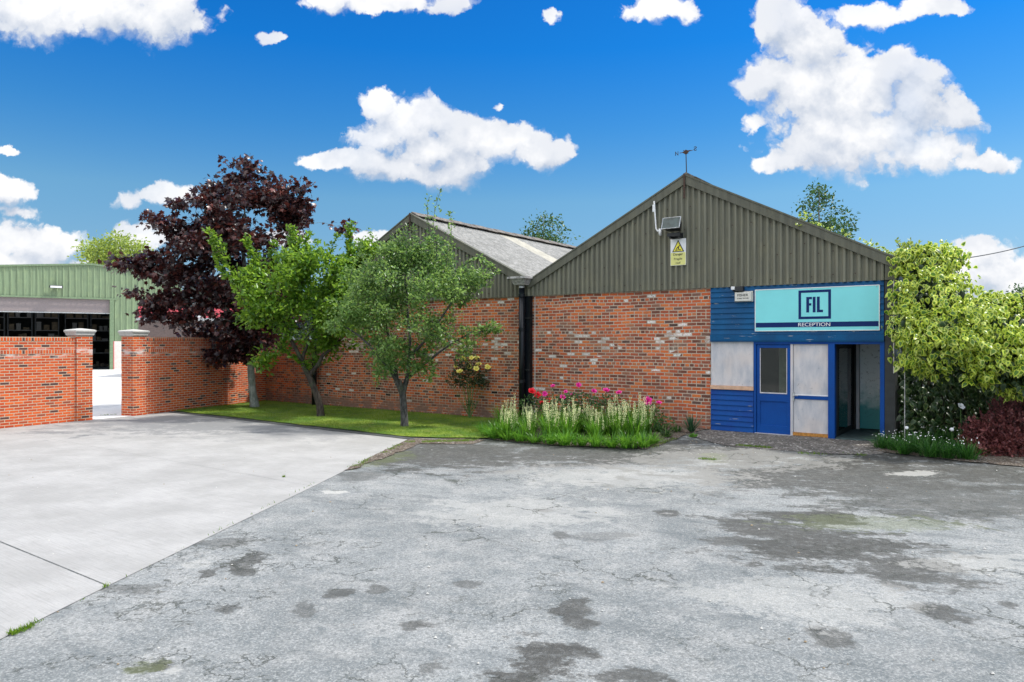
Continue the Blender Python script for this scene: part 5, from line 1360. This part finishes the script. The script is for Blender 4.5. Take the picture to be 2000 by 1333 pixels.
gp_ = thing('grass_clump', 'clump of dark green strap leaves with tiny white flowers right of the reception door', 'plant', (0, 0, 0), 0, 'green clumps in the right hand bed')
ribbon_leaves('leaves', 120, .42, .25, .009, leaf_mat('dark_blade', (.02,.085,.012), (.04,.14,.018), (.08,.22,.03), .3, .4), gp_, 120, lean=.8, droop=.5)  # darker green than the strap leaves by the brick wall
q = MB(); rr = random.Random(8)
for _ in range(7):
    x, y, z = rr.uniform(-.2, .2), rr.uniform(-.2, .1), rr.uniform(.28, .45); q.cur = 0; q.tube([(x * .5, y * .5, 0), (x, y, z)], .002, 3); q.cur = 1
    q.add([(x + .014, y, z), (x, y + .014, z + .006), (x - .014, y, z), (x, y - .014, z), (x, y, z + .016)], [(0, 1, 4), (1, 2, 4), (2, 3, 4), (3, 0, 4)])
q.build('flowers', [M['stem'], M['whitep']], gp_)
cs = [(1732,876),(1752,868),(1768,880),(1788,872),(1806,885),(1822,874),(1842,888),(1858,878),(1800,866),(1836,864),(1775,862),(1875,892),(1748,884),(1722,880),(1815,895),(1790,888),(1850,898),(1890,900),(1765,890)]
for i, (px, py) in enumerate(cs):
    o = gp_ if i == 0 else copy_tree(gp_); X, Y = G(px, py, .12); o.location = (X, Y, gh(X, Y) + .02); o.rotation_euler = (0, 0, rr.uniform(0, 6)); s_ = rr.uniform(.7, 1.1); o.scale = (s_, s_, s_)
    o['label'] = 'dark green strap leaved clump with tiny white flowers, %s from the reception door' % rank((px, py), cs)
def white_flower(label, px, py, Z, r, kind):
    p = PX(px, py, Z); z0 = gh(p.x, Z); T = thing('white_flower', label, 'flower', (p.x, Z, z0 + .02)); h = p.z - z0 - .02
    MB().tube([(0.02, 0, 0), (0, 0, h)], [.006, .004], 5).build('stem', M['stem'], T)
    if kind: o = bloom(r, 4).build('petals', M['whitep'], T); o.location = (0, 0, h); o.rotation_euler = (R(50), .3, 0)
    else:
        bm = bmesh.new(); bmesh.ops.create_icosphere(bm, subdivisions=3, radius=r)
        for v in bm.verts: v.co *= 1 + .22 * math.sin(v.co.x * 380) * math.cos(v.co.z * 350 + v.co.y * 300)
        me = bpy.data.meshes.new('petals'); bm.to_mesh(me); bm.free(); me.materials.append(M['whitep']); link('petals', me, T).location = (0, 0, h)
    ribbon_leaves('leaves', 14, h * .7, .05, .012, M['leaf_dark'], T, 55, lean=.6)
white_flower('large white open bloom on a tall stem beside the barberry bush', 1876, 795, 14.0, .075, 1)
white_flower('small round white flower head left of the stake', 1771, 836, 13.9, .03, 0)
white_flower('small round pale flower head on the middle of the right bed', 1859, 839, 13.8, .035, 0)

# ------------------------------------------------------------------ grass blades, moss, litter
def in_poly(x, y, poly):
    c = False; n = len(poly)
    for i in range(n):
        (x1, y1), (x2, y2) = poly[i][:2], poly[(i + 1) % n][:2]
        if (y1 > y) != (y2 > y) and x < (x2 - x1) * (y - y1) / (y2 - y1) + x1: c = not c
    return c
def blades(name, pts, hmin, hmax, w, mat, label):
    n = len(pts); P = np.array(pts); hgt = rng.uniform(hmin, hmax, n); a = rng.uniform(0, 2 * PI, n); ln = rng.normal(size=(n, 2)) * .45
    V = np.zeros((n, 3, 3)); V[:, 0] = P; V[:, 1] = P; V[:, 0, 0] -= np.cos(a) * w; V[:, 0, 1] -= np.sin(a) * w; V[:, 1, 0] += np.cos(a) * w; V[:, 1, 1] += np.sin(a) * w
    V[:, 2] = P; V[:, 2, :2] += ln * hgt[:, None]; V[:, 2, 2] += hgt
    me = np_mesh(name, V.reshape(-1, 3), np.arange(3 * n), np.arange(n) * 3, np.full(n, 3), [mat]); return tag(link(name, me), label, 'grass', kind='stuff')
lx = [p[0] for p in LAWN]; ly = [p[1] for p in LAWN]; pts = []
while len(pts) < 52000:
    x, y = rnd.uniform(min(lx), max(lx)), rnd.uniform(min(ly), max(ly))
    if in_poly(x, y, LAWN): pts.append((x, y, .02))
blades('lawn_grass', pts, .02, .055, .005, M['grass'], 'short grass blades covering the small lawn')
pts = []
def along(a, b, n, w, h=0):
    for _ in range(n):
        t = rnd.random(); p = mixp(a, b, t); x, y = p[0] + rnd.gauss(0, w), p[1] + rnd.gauss(0, w)
        if mnoise.noise((x * 2.5, y * 2.5, 3)) > -.05: pts.append((x, y, gh(x, y) + .008))
along(G(675, 921), G(790, 866), 900, .05); along(G(790, 866), G(955, 860), 1600, .09); along(G(0, 1257), G(210, 1146), 260, .012); along(G(0, 1250), G(60, 1226), 200, .02)
along(G(1440, 870, .12), G(1530, 877, .12), 500, .03); along(G(1365, 894, .05), G(1400, 896, .05), 160, .04); along(G(1275, 880), G(1340, 862), 400, .04); along(G(1560, 884, .12), G(1700, 890, .12), 260, .05)
along(W(-13.9, -.08)[:2], W(-6, -.08)[:2], 900, .04); along(G(200, 812), G(245, 809), 120, .05); along(G(552, 933), G(556, 933), 30, .01)
along(G(210, 1146), G(620, 942), 60, .01)
blades('edge_grass', pts, .015, .05, .005, M['grass'], 'thin grass and moss growing in the joints and along edges')
# loose stones and fallen leaves
q = MB(); rr = random.Random(77)
for _ in range(330):
    if rr.random() < .5: p = G(rr.uniform(1340, 1720), rr.uniform(852, 884), .12)
    else: p = G(rr.uniform(0, 2000), rr.choice((rr.uniform(870, 960), rr.uniform(900, 1330))))
    s_ = rr.uniform(.006, .018); z = gh(*p) + .006; q.cur = rr.choice((0, 0, 0, 1))
    vs = [(p[0] + s_ * math.cos(a) * rr.uniform(.6, 1.2), p[1] + s_ * math.sin(a) * rr.uniform(.6, 1.2), z) for a in (0, 1.25, 2.5, 3.8, 5)]
    q.add(vs + [(p[0], p[1], z + s_ * .7)], [(i, (i + 1) % 5, 5) for i in range(5)])
tag(q.build('loose_stones', [M['stone'], M['cardboard']]), 'loose grit and dry leaf scraps scattered over the forecourt', 'grit', kind='stuff')
